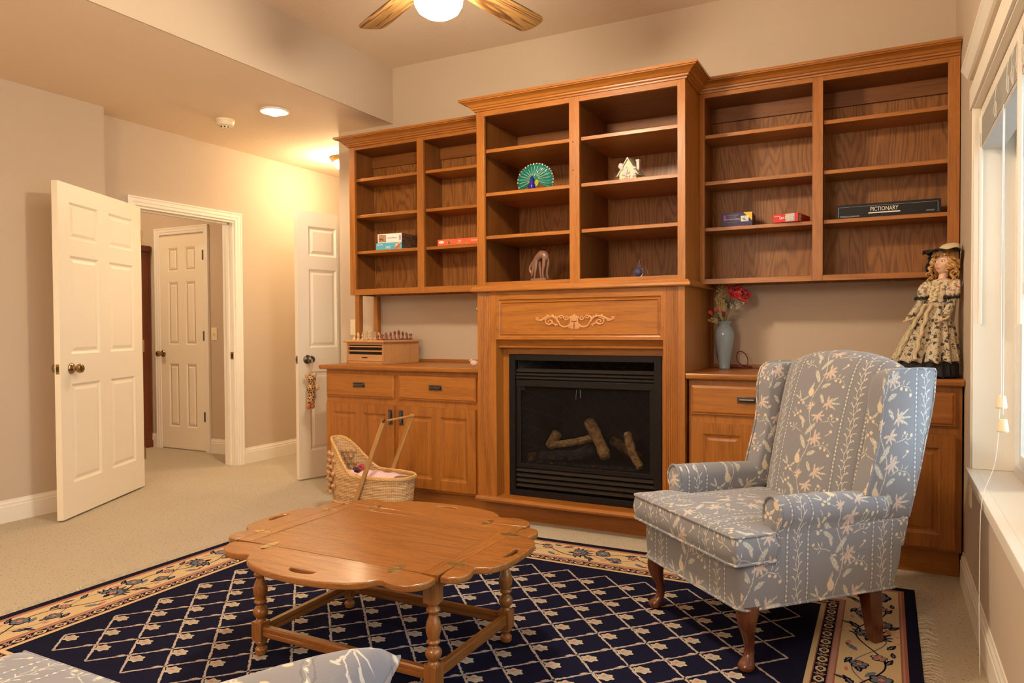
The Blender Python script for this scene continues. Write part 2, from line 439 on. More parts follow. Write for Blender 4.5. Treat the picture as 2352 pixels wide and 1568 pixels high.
def tag(o, label=None, cat=None, group=None, kind=None):
    if label: o['label'] = label
    if cat: o['category'] = cat
    if group: o['group'] = group
    if kind: o['kind'] = kind
    return o
def thing(name, label, cat, loc=(0, 0, 0), rz=0, group=None):
    o = bpy.data.objects.new(name, None); COL.objects.link(o); o.empty_display_size = 0.05
    o.location = loc; o.rotation_euler = (0, 0, rz)
    return tag(o, label, cat, group)
def struct(o, label=None):
    o['kind'] = 'structure'
    if label: o['label'] = label
    return o
def as_mesh(name, curve, mat):
    tmp = bpy.data.objects.new('tmp', curve); COL.objects.link(tmp)
    me = bpy.data.meshes.new_from_object(tmp.evaluated_get(bpy.context.evaluated_depsgraph_get()))
    bpy.data.objects.remove(tmp); bpy.data.curves.remove(curve)
    me.name = name; me.materials.clear(); me.materials.append(mat)
    for p in me.polygons: p.use_smooth = True
    me.set_sharp_from_angle(angle=math.radians(50))
    o = bpy.data.objects.new(name, me); COL.objects.link(o); return o
def text(name, body, size, M, mat, parent, ext=0.0004, align='CENTER', sx=1.0):
    c = bpy.data.curves.new(name, 'FONT'); c.body = body; c.size = size; c.extrude = ext; c.align_x = align; c.align_y = 'CENTER'
    c.resolution_u = 2
    o = as_mesh(name, c, mat); o.parent = parent
    o.matrix_local = M @ Matrix.Diagonal((sx, 1, 1, 1))
    return o
def curve2d(name, splines, ext, bev, mat, parent, M=None):
    c = bpy.data.curves.new(name, 'CURVE'); c.dimensions = '2D'; c.fill_mode = 'BOTH'; c.extrude = ext; c.bevel_depth = bev; c.bevel_resolution = 2
    for pts in splines:
        sp = c.splines.new('POLY'); sp.points.add(len(pts)-1); sp.use_cyclic_u = True
        for q, p in zip(sp.points, pts): q.co = (p[0], p[1], 0, 1)
    o = as_mesh(name, c, mat); o.parent = parent
    if M is not None: o.matrix_local = M
    return o
def copy_tree(root, parent=None):
    c = root.copy(); COL.objects.link(c)
    if parent is not None: c.parent = parent; c.matrix_parent_inverse = root.matrix_parent_inverse
    for ch in list(root.children): copy_tree(ch, c)
    return c
def front_frame(x, y, z):
    """matrix placing 2D text/curves upright on a surface facing -Y"""
    return Matrix.Translation((x, y, z)) @ Matrix.Rotation(PI/2, 4, 'X')
def smoothpoly(pts, it=2):
    for _ in range(it):
        q = []
        for i in range(len(pts)):
            a, b = pts[i], pts[(i+1) % len(pts)]
            q.append((a[0]*.75+b[0]*.25, a[1]*.75+b[1]*.25)); q.append((a[0]*.25+b[0]*.75, a[1]*.25+b[1]*.75))
        pts = q
    return pts
def smoothpath(pts, it=2):
    pts = [Vector(p) for p in pts]
    for _ in range(it):
        q = [pts[0]]
        for a, b in zip(pts[:-1], pts[1:]): q += [a*.75+b*.25, a*.25+b*.75]
        q.append(pts[-1]); pts = q
    return pts

def slab(w, h, t, panels, prof, fn, mi=0):
    """a door or drawer front: w x h x t; panels = rectangles (x0,z0,x1,z1) on the front; prof = [(inset, depth)...] rings ending in a flat field"""
    g = G()
    xs = sorted({0, w} | {p[0] for p in panels} | {p[2] for p in panels})
    zs = sorted({0, h} | {p[1] for p in panels} | {p[3] for p in panels})
    for i in range(len(xs)-1):
        for j in range(len(zs)-1):
            cx, cz = (xs[i]+xs[i+1])/2, (zs[j]+zs[j+1])/2
            if any(p[0] < cx < p[2] and p[1] < cz < p[3] for p in panels): continue
            g.add([fn(xs[i], zs[j], 0), fn(xs[i+1], zs[j], 0), fn(xs[i+1], zs[j+1], 0), fn(xs[i], zs[j+1], 0)], [(0, 1, 2, 3)], mi)
    for x0, z0, x1, z1 in panels:
        rr = [[fn(x0, z0, 0), fn(x1, z0, 0), fn(x1, z1, 0), fn(x0, z1, 0)]]
        for ins, d in prof:
            rr.append([fn(x0+ins, z0+ins, d), fn(x1-ins, z0+ins, d), fn(x1-ins, z1-ins, d), fn(x0+ins, z1-ins, d)])
        v = [p for r in rr for p in r]
        g.add(v, [(k*4+a, k*4+(a+1) % 4, k*4+4+(a+1) % 4, k*4+4+a) for k in range(len(prof)) for a in range(4)] + [tuple(len(prof)*4+a for a in range(4))], mi)
    v = [fn(0, 0, 0), fn(w, 0, 0), fn(w, h, 0), fn(0, h, 0), fn(0, 0, t), fn(w, 0, t), fn(w, h, t), fn(0, h, t)]
    g.add(v, [(0, 1, 5, 4), (1, 2, 6, 5), (2, 3, 7, 6), (3, 0, 4, 7), (4, 5, 6, 7)], mi)
    return g
# ---------------------------------------------------------------- room shell
XW, YB, XL, XD = 0.31, 4.36, -4.68, -4.85
ZC, ZL = 3.05, 2.645
g = G(); g.box(-8.2, -3.7, -0.06, 0.9, 7.2, 0.0)
struct(g.build('floor', CARPET))
g = G(); g.box(-3.225, -3.7, ZC, 0.9, 4.6, ZC+0.1); struct(g.build('ceiling', CEILP))
g = G(); g.box(-8.2, -3.7, ZL, -3.236, 7.2, ZL+0.06); struct(g.build('ceiling_low', CEILP))
g = G(); g.box(-3.235, -3.7, ZL, -3.225, YB, ZC); struct(g.build('wall_soffit', WALLP))
g = G(); g.box(-3.738, YB, 0, 0.7, YB+0.12, ZC); struct(g.build('wall_back', WALLP))
g = G(); g.box(-3.738, YB+0.12, 0, -3.62, 7.0, ZL); struct(g.build('wall_passage', WALLP))
g = G(); g.box(-4.97, 7.0, 0, -3.62, 7.1, ZL); struct(g.build('wall_passage_end', WALLP))
# right wall with the window opening
WY0, WY1, WZ0, WZ1 = 0.62, 3.33, 0.585, 1.985
g = G()
g.box(XW, -3.6, 0, 0.50, WY0-0.013, ZC); g.box(XW, WY1+0.013, 0, 0.50, YB, ZC)
g.box(XW, WY0-0.013, 0, 0.50, WY1+0.013, WZ0-0.0215); g.box(XW, WY0-0.013, WZ1+0.0115, 0.50, WY1+0.013, ZC)
struct(g.build('wall_right', WALLP))
# left wall: nearer part stands forward of the doorway part
g = G(); g.box(XL-0.12, -3.6, 0, XL, 3.100, ZL); struct(g.build('wall_left', WALLP))
DY0, DY1, DZ = 3.435, 4.335, 2.05
g = G()
g.box(XD-0.12, 3.0, 0, XD, DY0, ZL); g.box(XD-0.12, DY1, 0, XD, 7.0, ZL); g.box(XD-0.12, DY0, DZ, XD, DY1, ZL)
struct(g.build('wall_doorway', WALLP))
g = G(); g.box(-4.8, -3.6, 0, 0.5, -3.5, ZC); struct(g.build('wall_rear', WALLP))
# room beyond the doorway
g = G(); g.box(-8.1, 4.68, 0, -4.97, 4.78, ZL); struct(g.build('wall_far_room', WALLP))
g = G(); g.box(-8.1, 1.5, 0, -8.0, 4.68, ZL); struct(g.build('wall_far_left', WALLP))
g = G(); g.box(-8.0, 1.4, 0, -4.97, 1.5, ZL); struct(g.build('wall_far_near', WALLP))

BASEP = [(0, 0), (0.014, 0), (0.014, 0.095), (0.011, 0.100), (0.011, 0.112), (0.006, 0.122), (0.004, 0.134), (0, 0.134)]
def baseboard(name, path): 
    g = G(); g.sweep(path, BASEP); struct(g.build(name, TRIM))
baseboard('baseboard_right', [(XW, 3.775), (XW, -3.4)])
baseboard('baseboard_left', [(XL, -3.4), (XL, 3.100), (XD, 3.100), (XD, 3.365)])
baseboard('baseboard_doorway', [(XD, 4.405), (XD, 6.98)])
baseboard('baseboard_far', [(-7.95, 4.68), (-6.303, 4.68)])
baseboard('baseboard_far_right', [(-5.573, 4.68), (-4.985, 4.68)])
baseboard('baseboard_passage', [(-3.738, 4.80), (-3.738, 4.362)])

# door casings (stepped profile swept round the opening)
CASP = [(0, 0), (0, 0.010), (0.006, 0.014), (0.022, 0.014), (0.028, 0.018), (0.050, 0.018), (0.056, 0.022), (0.066, 0.022), (0.066, 0)]
def casing(name, path, fn):
    g = G(); g.sweep(path, CASP, fn); return struct(g.build(name, TRIM))
# travel so the outside is on the right: from the right foot up, across and down seen from the room
casing('trim_1', [(DY0, 0), (DY0, DZ), (DY1, DZ), (DY1, 0)][::-1], lambda a, b, c: (XD+c, a, b))
g = G()   # jamb lining with stop
for (y0, y1) in ((DY0-0.002, DY0+0.016), (DY1-0.016, DY1+0.002)): g.box(XD-0.122, y0, 0, XD+0.0015, y1, DZ+0.001)
g.box(XD-0.122, DY0, DZ-0.016, XD+0.001, DY1, DZ+0.002)
g.box(XD-0.075, DY1-0.028, 0, XD-0.045, DY1-0.014, DZ-0.016); g.box(XD-0.075, DY0+0.014, 0, XD-0.045, DY0+0.028, DZ-0.016)
g.box(XD-0.075, DY0+0.014, DZ-0.03, XD-0.045, DY1-0.014, DZ-0.014)
jb = struct(g.build('trim_2', TRIM, bev=0.001))
g = G(); g.box(XD-0.040, DY1-0.0185, 0.895, XD-0.008, DY1-0.0155, 0.955); g.box(XD-0.030, DY1-0.0195, 0.91, XD-0.016, DY1-0.018, 0.94, 1)
g.build('strike_plate', [BRASSY, HOLLOW_SHADE], jb)  # small black plate paints the dark of the strike hole

PAN6 = [(0.10, 1.70, 1.925), (0.10, 1.002, 1.60), (0.10, 0.217, 0.82)]
DPROF = [(0.014, 0.009), (0.022, 0.009), (0.040, 0.003)]
def door(name, W, loc, rz, mat, label, x_in, w_in, gap, knob_s, two_sided=True, hinges=False, H=2.035, knobmat=BRASS):
    """origin at the hinge, leaf along +x, visible face towards +y"""
    H0 = 0.012
    pans = []
    for z0, z1 in ((1.70, 1.925), (1.002, 1.60), (0.217, 0.82)):
        pans += [(x_in, z0, x_in+w_in, z1), (W-x_in-w_in, z0, W-x_in, z1)]
    g = slab(W, H-H0, 0.036, [(a, b-H0, c, d-H0) for a, b, c, d in pans], DPROF, lambda x, z, d: (x, -d, z+H0))
    o = g.build(name, mat)
    o.location = loc; o.rotation_euler = (0, 0, rz); struct(o, label)
    kx = W - knob_s
    for sgn in ((1, -1) if two_sided else (1,)):
        k = G()
        R = Matrix(((1, 0, 0), (0, 0, sgn), (0, 1, 0)))
        k.lathe([(0.033, 0), (0.034, 0.004), (0.030, 0.010), (0.022, 0.014), (0.013, 0.018), (0.012, 0.030), (0.018, 0.036), (0.026, 0.044), (0.029, 0.055), (0.026, 0.066), (0.017, 0.073), (0.0, 0.075)], (kx, 0 if sgn > 0 else -0.036, 0.915), 28, mat=R)
        k.build('door_knob', knobmat, o)
    k = G(); k.box(W-0.001, -0.028, 0.885, W+0.0015, -0.008, 0.945); k.box(W+0.001, -0.023, 0.90, W+0.008, -0.013, 0.93, 1)
    k.build('latch_plate', [BRASSY, PEWTER], o, bev=0.001)
    return o
d1 = door('door_1', 0.96, (-4.798, 3.4425, 0), math.atan2(-0.888, 0.459), DOORP, 'open white six-panel door with antique brass knob, leftmost door', 0.112, 0.306, 0, 0.103)
for z in (0.25, 1.03, 1.82):
    k = G(); k.tube([(-0.006, 0.004, z-0.045), (-0.006, 0.004, z+0.045)], 0.006, 8); k.build('hinge', BRASS, d1)
d2 = door('door_2', 0.80, (-3.731, 4.866, 0), math.atan2(-0.973, -0.232), DOOR_SHADED, 'open white six-panel door with a giraffe toy hanging on its knob', 0.10, 0.25, 0, 0.076, knobmat=PEWTER)
# far closed door
d3 = door('door_3', 0.612, (-5.620, 4.675, 0), PI, DOORP, 'narrow closed white six-panel door seen through the doorway', 0.115, 0.140, 0, 0.035, False)
d3.location = (-5.628, 4.672, 0)

casing('trim_3', [(-5.628, 0), (-5.628, 2.05), (-6.238, 2.05), (-6.238, 0)], lambda a, b, c: (a, 4.68-c, b))
for z in (0.33, 1.085, 1.837):
    k = G(); k.tube([(0.004, 0.006, z-0.045), (0.004, 0.006, z+0.045)], 0.007, 8); k.build('hinge', PEWTER, d3)

# ---------------------------------------------------------------- window in the right wall
g = G()   # sill board, jamb linings, casing
g.box(XW-0.03, WY0-0.05, WZ0-0.021, XW+0.001, WY1+0.04, WZ0); g.box(XW, WY0-0.012, WZ0-0.021, 0.499, WY1+0.012, WZ0)
g.box(XW-0.011, WY1, WZ0+.0005, 0.499, WY1+0.0125, WZ1); g.box(XW-0.011, WY0-0.0125, WZ0+.0005, 0.499, WY0, WZ1); g.box(XW-0.012, WY0-0.014, WZ1-0.002, 0.50, WY1+0.014, WZ1+0.012)
win = struct(g.build('window_1', TRIM, bev=0.002), 'deep white window with sill beside the armchair')
g = G()
g.sweep([(WY1+0.03, WZ0-0.045), (WY0-0.03, WZ0-0.045)], [(0, 0), (0, 0.012), (0.018, 0.016), (0.03, 0.010), (0.03, 0)][::1], lambda a, b, c: (XW-c, a, b-0.0))
g.box(XW-0.014, WY0-0.03, WZ0-0.075, XW, WY1+0.03, WZ0-0.022)
g.build('window_apron', TRIM, win, bev=0.003)
g = G()   # side casing
for y0, y1 in ((WY1+0.010, WY1+0.075), (WY0-0.075, WY0-0.010)): 
    g.box(XW-0.010, y0, WZ0, XW, y1, WZ1+0.05)
g.box(XW-0.016, WY1+0.016, WZ0, XW-0.010, WY1+0.030, WZ1+0.05)
g.build('window_casing', TRIM, win, bev=0.002)
g = G()   # head board with a crown strip
g.box(XW-0.022, WY0-0.08, WZ1+0.005, XW, WY1+0.055, WZ1+0.085)
g.sweep([(XW, WY1+0.13), (XW, WY0-0.13)][::1], [(0, WZ1+0.145), (0.016, WZ1+0.145), (0.024, WZ1+0.150), (0.040, WZ1+0.178), (0.046, WZ1+0.185), (0.046, WZ1+0.192), (0, WZ1+0.192)])
g.build('window_head', TRIM, win)
FX = 0.433
g = G()   # vinyl frame and sashes
Y0, Y1 = WY0, WY1
def rect_frame(g, y0, y1, z0, z1, w, x0, x1, mi=0):
    g.box(x0, y0, z0, x1, y0+w, z1, mi); g.box(x0, y1-w, z0, x1, y1, z1, mi); g.box(x0, y0+w, z0, x1, y1-w, z0+w, mi); g.box(x0, y0+w, z1-w, x1, y1-w, z1, mi)
rect_frame(g, Y0, Y1, WZ0, WZ1, 0.035, FX, 0.50)
for k in (1, 2):
    y = Y0 + (Y1-Y0)*k/3; g.box(FX, y-0.03, WZ0+0.035, 0.50, y+0.03, WZ1-0.035)
g.build('window_frame', VINYL, win, bev=0.003)
for k in range(3):
    a = Y0 + (Y1-Y0)*k/3 + (0.035 if k == 0 else 0.03); b = Y0 + (Y1-Y0)*(k+1)/3 - (0.035 if k == 2 else 0.03)
    mz = WZ0 + 0.5*(WZ1-WZ0)
    g = G(); rect_frame(g, a, b, WZ0+0.035, mz+0.02, 0.042, FX+0.012, FX+0.036); g.build('window_sash', VINYL, win, bev=0.003)
    g = G(); rect_frame(g, a, b, mz-0.02, WZ1-0.035, 0.042, FX+0.038, FX+0.060); g.build('window_sash', VINYL, win, bev=0.003)
    g = G()
    for q in (1, 2):
        y = a + (b-a)*q/3; g.box(FX+0.045, y-0.008, mz+0.02, FX+0.052, y+0.008, WZ1-0.077); g.box(FX+0.019, y-0.008, WZ0+0.077, FX+0.027, y+0.008, mz-0.022)
    g.build('muntin', VINYL, win)
    g = G(); g.box(FX+0.022, a+0.042, WZ0+0.077, FX+0.025, b-0.042, mz-0.022); g.box(FX+0.048, a+0.042, mz+0.022, FX+0.051, b-0.042, WZ1-0.077)
    g.build('window_pane', PANE, win)
# ground outside
GRASS = paint('lawn_green', lin(120, 130, 84), 0.9, 0.4, 30, 0.1, 0.2)
g = G(); g.box(0.9, -30, -0.5, 40, 40, -0.4)
struct(g.build('ground', GRASS))
# ---------------------------------------------------------------- built-in oak cabinets
WOODS = [OAK['Z'], OAK['X'], OAK['Y'], PLY]
YU = 4.035      # face of the side wall cabinets
YCF = 3.735     # face of the centre cabinet
CROWN = [(0, 2.418), (0.010, 2.418), (0.012, 2.426), (0.022, 2.430), (0.024, 2.438), (0.030, 2.440), (0.040, 2.452), (0.056, 2.460), (0.068, 2.463), (0.070, 2.468), (0.078, 2.468), (0.078, 2.481), (0, 2.481)]
def wall_cabinet(name, label, x0, x1, yf, z0, zi, stiles, shelves, yb=4.29, top=2.42, ztop_open=2.395):
    """stiles: (xa, xb) vertical frame members incl. both ends; zi = inside floor height"""
    t = thing(name, label, 'cabinet', (x0, yf, z0))
    g = G(); T = 0.018
    g.box(x0, yf+0.02, z0, x0+T, YB, top, 0); g.build('side_panel', INNER_SHADED['Z'], t, True)
    g = G(); g.box(x1-T, yf+0.02, z0, x1, YB, top, 0); g.build('side_panel', INNER_SHADED['Z'], t, True)
    g = G(); g.box(x0+T, yf+0.02, zi-0.02, x1-T, yb, zi, 0); g.build('bottom_panel', INNER_SHADED['X'], t, True)
    g = G(); g.box(x0+T, yf+0.02, ztop_open, x1-T, YB, top); g.build('top_panel', INNER_SHADED['X'], t, True)
    g = G(); g.box(x0+T, yb, z0, x1-T, yb+0.008, ztop_open); g.build('back_panel', PLY, t, True)
    g = G(); g.box(x0+T, yb-0.018, 2.315, x1-T, yb, ztop_open); g.build('hanging_rail', INNER_SHADED['X'], t, True, bev=0.001)
    for a, b in stiles:
        g = G(); g.box(a, yf, z0, b, yf+0.02, top); g.build('stile', OAK['Z'], t, True, bev=0.0012)
    for (a, b), (c, d) in zip(stiles[:-1], stiles[1:]):
        g = G(); g.box(b, yf+0.0005, z0, c, yf+0.02, zi-0.002); g.build('bottom_rail', OAK['X'], t, True, bev=0.001)
        g = G(); g.box(b, yf+0.0005, ztop_open, c, yf+0.02, top); g.build('top_rail', OAK['X'], t, True, bev=0.001)
        # centre partition behind inner stiles
        for z in shelves:
            s = G(); s.box(b+0.002 if b > x0+0.1 else x0+T+0.002, yf+0.024, z-0.02, c-0.002 if c < x1-0.1 else x1-T-0.002, yb-0.002, z)
            s.build('shelf', [OAK['X']], t, True, bev=0.0015)
    for a, b in stiles[1:-1]:
        m = (a+b)/2; g = G(); g.box(m-0.009, yf+0.02, zi, m+0.009, yb, ztop_open); g.build('partition', INNER_SHADED['Z'], t, True)
    return t
SH = [1.690, 1.943, 2.198]
cabL = wall_cabinet('wall_cabinet', 'oak wall cabinet left of the fireplace, holding two stacked jigsaw boxes', -3.369, -2.162, YU, 1.381, 1.423, [(-3.369, -3.320), (-2.794, -2.742), (-2.205, -2.162)], SH)
cabR = wall_cabinet('wall_cabinet', 'oak wall cabinet right of the fireplace, above the doll', -0.9185, 0.306, YU, 1.378, 1.408, [(-0.9185, -0.890), (-0.341, -0.291), (0.257, 0.306)], SH)
cabC = wall_cabinet('wall_cabinet', 'deep tall oak cabinet above the fireplace mantel', -2.159, -0.921, YCF, 1.391, 1.416, [(-2.159, -2.107), (-1.566, -1.506), (-0.962, -0.921)], SH, yb=4.26, ztop_open=2.388)
g = G(); g.box(-2.1595, YCF+0.02, 1.391, -2.158, YB, 2.42); g.build('outer_side', OAK['Z'], cabC, True)
g = G(); g.box(-0.922, YCF+0.02, 1.391, -0.9195, YB, 2.42); g.build('outer_side', OAK['Z'], cabC, True)
g = G(); g.box(-3.3705, YU+0.02, 1.381, -3.3685, YB, 2.42); g.build('outer_side', OAK['Z'], cabL, True)
for x, z in ((-1.543, 2.015), (-1.543, 2.17)):
    g = G(); g.tube([(x, YCF-0.0004, z), (x, YCF+0.003, z)], 0.004, 8); g.build('screw_hole', HOLLOW_SHADE, cabC, True)  # black disc paints the shade inside the hole
g = G(); g.sweep([(-3.369, YB), (-3.369, YU), (-2.162, YU)], [(o, z) for o, z in CROWN]); 
g.build('crown_moulding', OAK['X'], cabL, True)
g = G(); g.sweep([(-0.919, YU), (0.306, YU)], CROWN); g.build('crown_moulding', OAK['X'], cabR, True)
g = G(); g.sweep([(-2.159, YB), (-2.159, YCF), (-0.921, YCF), (-0.921, YB)], CROWN); g.build('crown_moulding', OAK['X'], cabC, True)
# two oak posts carrying the left end of the left wall cabinet
for k, (x0, y0, lab) in enumerate(((-3.332, 4.040, 'square oak post under the wall cabinet, front one of two'), (-3.366, 4.290, 'square oak post under the wall cabinet, rear one against the wall'))):
    g = G(); g.box(x0, y0, 0.906, x0+0.036, y0+0.042, 1.381)
    tag(g.build('support_post', OAK['Z'], bev=0.0015), lab, 'post')

# base cabinets
YF = 3.780
YD = 3.762
def cup_pull(parent, cx, cz, vert, y=YD, L=0.098, mat=PEWTER):
    g = G()
    a, b = (0.017, L/2) if vert else (L/2, 0.017)
    g.box(cx-a, y-0.003, cz-b, cx+a, y+0.0005, cz+b)
    n = 8
    i0 = len(g.v)
    def fn(u, v):
        s_ = (u-0.5)*2; ang = PI*v
        r = 0.011
        w_ = L/2-0.008 if abs(s_) < 0.99 else L/2-0.008
        k = 1.0 if abs(s_) < 0.9 else 0.35
        p = (s_*w_, -0.003-0.016*math.sin(ang)*k, r*math.cos(ang)*k)
        return (cx+p[2], y+p[1], cz+p[0]) if vert else (cx+p[0], y+p[1], cz+p[2])
    g.grid(fn, 20, 10)
    return g.build('handle', mat, parent, True, bev=0.0015)
CPROF = [(0.006, 0.004), (0.012, 0.006), (0.014, 0.008), (0.022, 0.008), (0.034, 0.005)]
def base_cabinet(name, label, x0, x1, bays, handles_v, left_end=True):
    t = thing(name, label, 'cabinet', (x0, YF, 0))
    g = G(); g.box(x0, YF+0.02, 0.128, x0+0.018, YB, 0.875); g.box(x1-0.018, YF+0.02, 0.128, x1, YB, 0.875); g.box(x0, YB-0.02, 0.128, x1, YB-0.002, 0.875); g.box(x0, YF+0.02, 0.128, x1, YB, 0.146)
    g.build('carcass', OAK['Z'], t, True)
    g = G(); g.box(x0, YF, 0.125, x1, YF+0.02, 0.875); g.build('face_frame', OAK['Z'], t, True, bev=0.0015)
    g = G(); g.box(x0+0.02, 3.84, 0, x1-0.004, 3.86, 0.126); g.box(x0+0.02, 3.86, 0, x0+0.04, YB, 0.126); g.build('toe_kick', OAK['X'], t, True)
    for i, (a, b) in enumerate(bays):
        w_ = b-a
        g = slab(w_, 0.150, 0.018, [(0.0, 0.0, w_, 0.150)], [(0.004, -0.000), (0.012, -0.005), (0.014, -0.0055)], lambda x, z, d: (a+x, YD+0.0055+d*1.0, 0.695+z))
        o = g.build('drawer_front', OAK['X'], t, True)
        cup_pull(o, a+w_/2, 0.776, False)
        dz0, dz1 = 0.142, 0.652
        hh = dz1-dz0
        st = 0.060; mid = 0.058
        pans = [(st, st, w_/2-mid/2, hh-st*0.95), (w_/2+mid/2, st, w_-st, hh-st*0.95)]
        g = slab(w_, hh, 0.018, pans, CPROF, lambda x, z, d: (a+x, YD+d, dz0+z))
        o = g.build('door', OAK['Z'], t, True, bev=0.0)
        hx = b-0.026 if handles_v[i] == 'r' else a+0.024
        cup_pull(o, hx, 0.577, True)
    return t
bL = base_cabinet('base_cabinet', 'oak base cabinet with two drawers behind the wicker pram', -3.367, -2.165, [(-3.357, -2.798), (-2.764, -2.194)], 'rl')
bR = base_cabinet('base_cabinet', 'oak base cabinet behind the armchair, against the window wall', -0.915, 0.302, [(-0.901, -0.336), (-0.291, 0.275)], 'rl')
EDGE = [(0, 0.875), (0.020, 0.875), (0.026, 0.880), (0.028, 0.890), (0.028, 0.898), (0.024, 0.905), (0, 0.905)]
def counter(label, x0, x1, left_return):
    t = thing('countertop', label, 'countertop', (x0, 3.76, 0.875))
    g = G(); g.box(x0, 3.765, 0.8755, x1, YB, 0.905)
    path = ([(x0, YB)] if left_return else []) + [(x0, 3.765), (x1, 3.765)]
    g.sweep(path, EDGE); g.build('worktop', OAK['X'], t, True, bev=0.0)
    g = G(); g.box(x0, YB-0.016, 0.905, x1, YB, 0.925); g.build('back_strip', OAK['X'], t, True, bev=0.002)
    return t
counter('oak countertop left of the fireplace, under the chess box', -3.372, -2.162, True)
counter('oak countertop right of the fireplace, under the vase and doll', -0.922, 0.306, False)

# ---------------------------------------------------------------- fireplace surround
fs = thing('fireplace_surround', 'oak fireplace mantel with fluted columns and carved scroll', 'fireplace surround', (-1.54, 3.735, 0))
YP = 3.735
def fluted(x0, x1, nfl, f0, f1):
    """column front with half-round flutes between f0 and f1"""
    pts = [(x0, YP+0.09), (x0, YP)]
    wv = (f1-f0)/nfl
    for i in range(nfl):
        a = f0+i*wv; pts.append((a+0.0012, YP))
        for k in range(1, 6):
            an = PI*k/6; r = wv/2-0.0012
            pts.append((a+wv/2-r*math.cos(an), YP+0.85*r*math.sin(an)))
        pts.append((a+wv-0.0012, YP))
    pts += [(x1, YP), (x1, YP+0.09)]
    g = G(); g.prism(pts, lambda a, b, h: (a, b, h), 0.15, 1.362, 0)
    return g
fluted(-2.159, -2.035, 6, -2.145, -2.072).build('fluted_column', OAK['Z'], fs, True)
fluted(-1.039, -0.925, 6, -1.026, -0.957).build('fluted_column', OAK['Z'], fs, True)
g = G(); g.box(-2.159, YP+0.09, 0.15, -2.14, YB, 1.362); g.build('side_panel', OAK['Z'], fs, True)
g = G(); g.box(-0.944, YP+0.09, 0.15, -0.925, YB, 1.362); g.build('side_panel', OAK['Z'], fs, True)
g = G(); g.box(-0.9255, YB-0.02, 0.905, -0.908, YB-0.001, 1.362); g.build('corner_trim', OAK['Z'], fs, True, bev=0.003)
# frieze board with a recessed panel
w_, h_ = 0.996, 0.283
g = slab(w_, h_, 0.05, [(0.012, 0.010, w_-0.012, h_-0.052)], [(0.004, 0.006), (0.012, 0.009), (0.018, 0.003), (0.022, 0.010)], lambda x, z, d: (-2.035+x, YP+0.003+d, 1.079+z))
fz = g.build('frieze', OAK['X'], fs, True)
# cove under the frieze and the inner board round the insert
g = G()
prof = [(0, 1.079), (0.0, 1.078), (-0.010, 1.074), (-0.022, 1.060), (-0.030, 1.046), (-0.034, 1.042), (-0.036, 1.030), (-0.09, 1.030), (-0.09, 1.079)]
g.sweep([(-2.035, YP), (-1.039, YP)], prof); g.build('cove', OAK['X'], fs, True)
g = G(); g.box(-2.036, 3.826, 0.15, -1.993, 3.85, 1.06); g.build('inner_stile', OAK['Z'], fs, True)
g = G(); g.box(-1.071, 3.826, 0.15, -1.038, 3.85, 1.06); g.build('inner_stile', OAK['Z'], fs, True)
g = G(); g.box(-1.994, 3.826, 0.989, -1.071, 3.85, 1.06); g.build('inner_head', OAK['X'], fs, True)
# mantel moulding under the cabinet
g = G(); g.sweep([(-2.159, YB), (-2.159, YP), (-0.921, YP), (-0.921, YB)], [(0, 1.356), (0.026, 1.358), (0.030, 1.364), (0.028, 1.376), (0.022, 1.384), (0.018, 1.3905), (0, 1.3905)])
g.box(-2.159, YP, 1.3605, -0.921, YB, 1.3905); g.build('mantel_shelf', OAK['X'], fs, True)
# hearth board and plinth
g = G(); g.sweep([(-2.162, YP), (-0.917, YP)], [(0, 0.122), (0.022, 0.122), (0.030, 0.127), (0.034, 0.137), (0.030, 0.147), (0.022, 0.152), (0, 0.152)])
g.box(-2.162, YP, 0.1225, -0.917, 4.2, 0.152); g.build('hearth_board', OAK['X'], fs, True)
g = G(); g.box(-2.168, 3.838, 0, -0.919, 3.86, 0.1225); g.build('plinth', OAK['X'], fs, True)
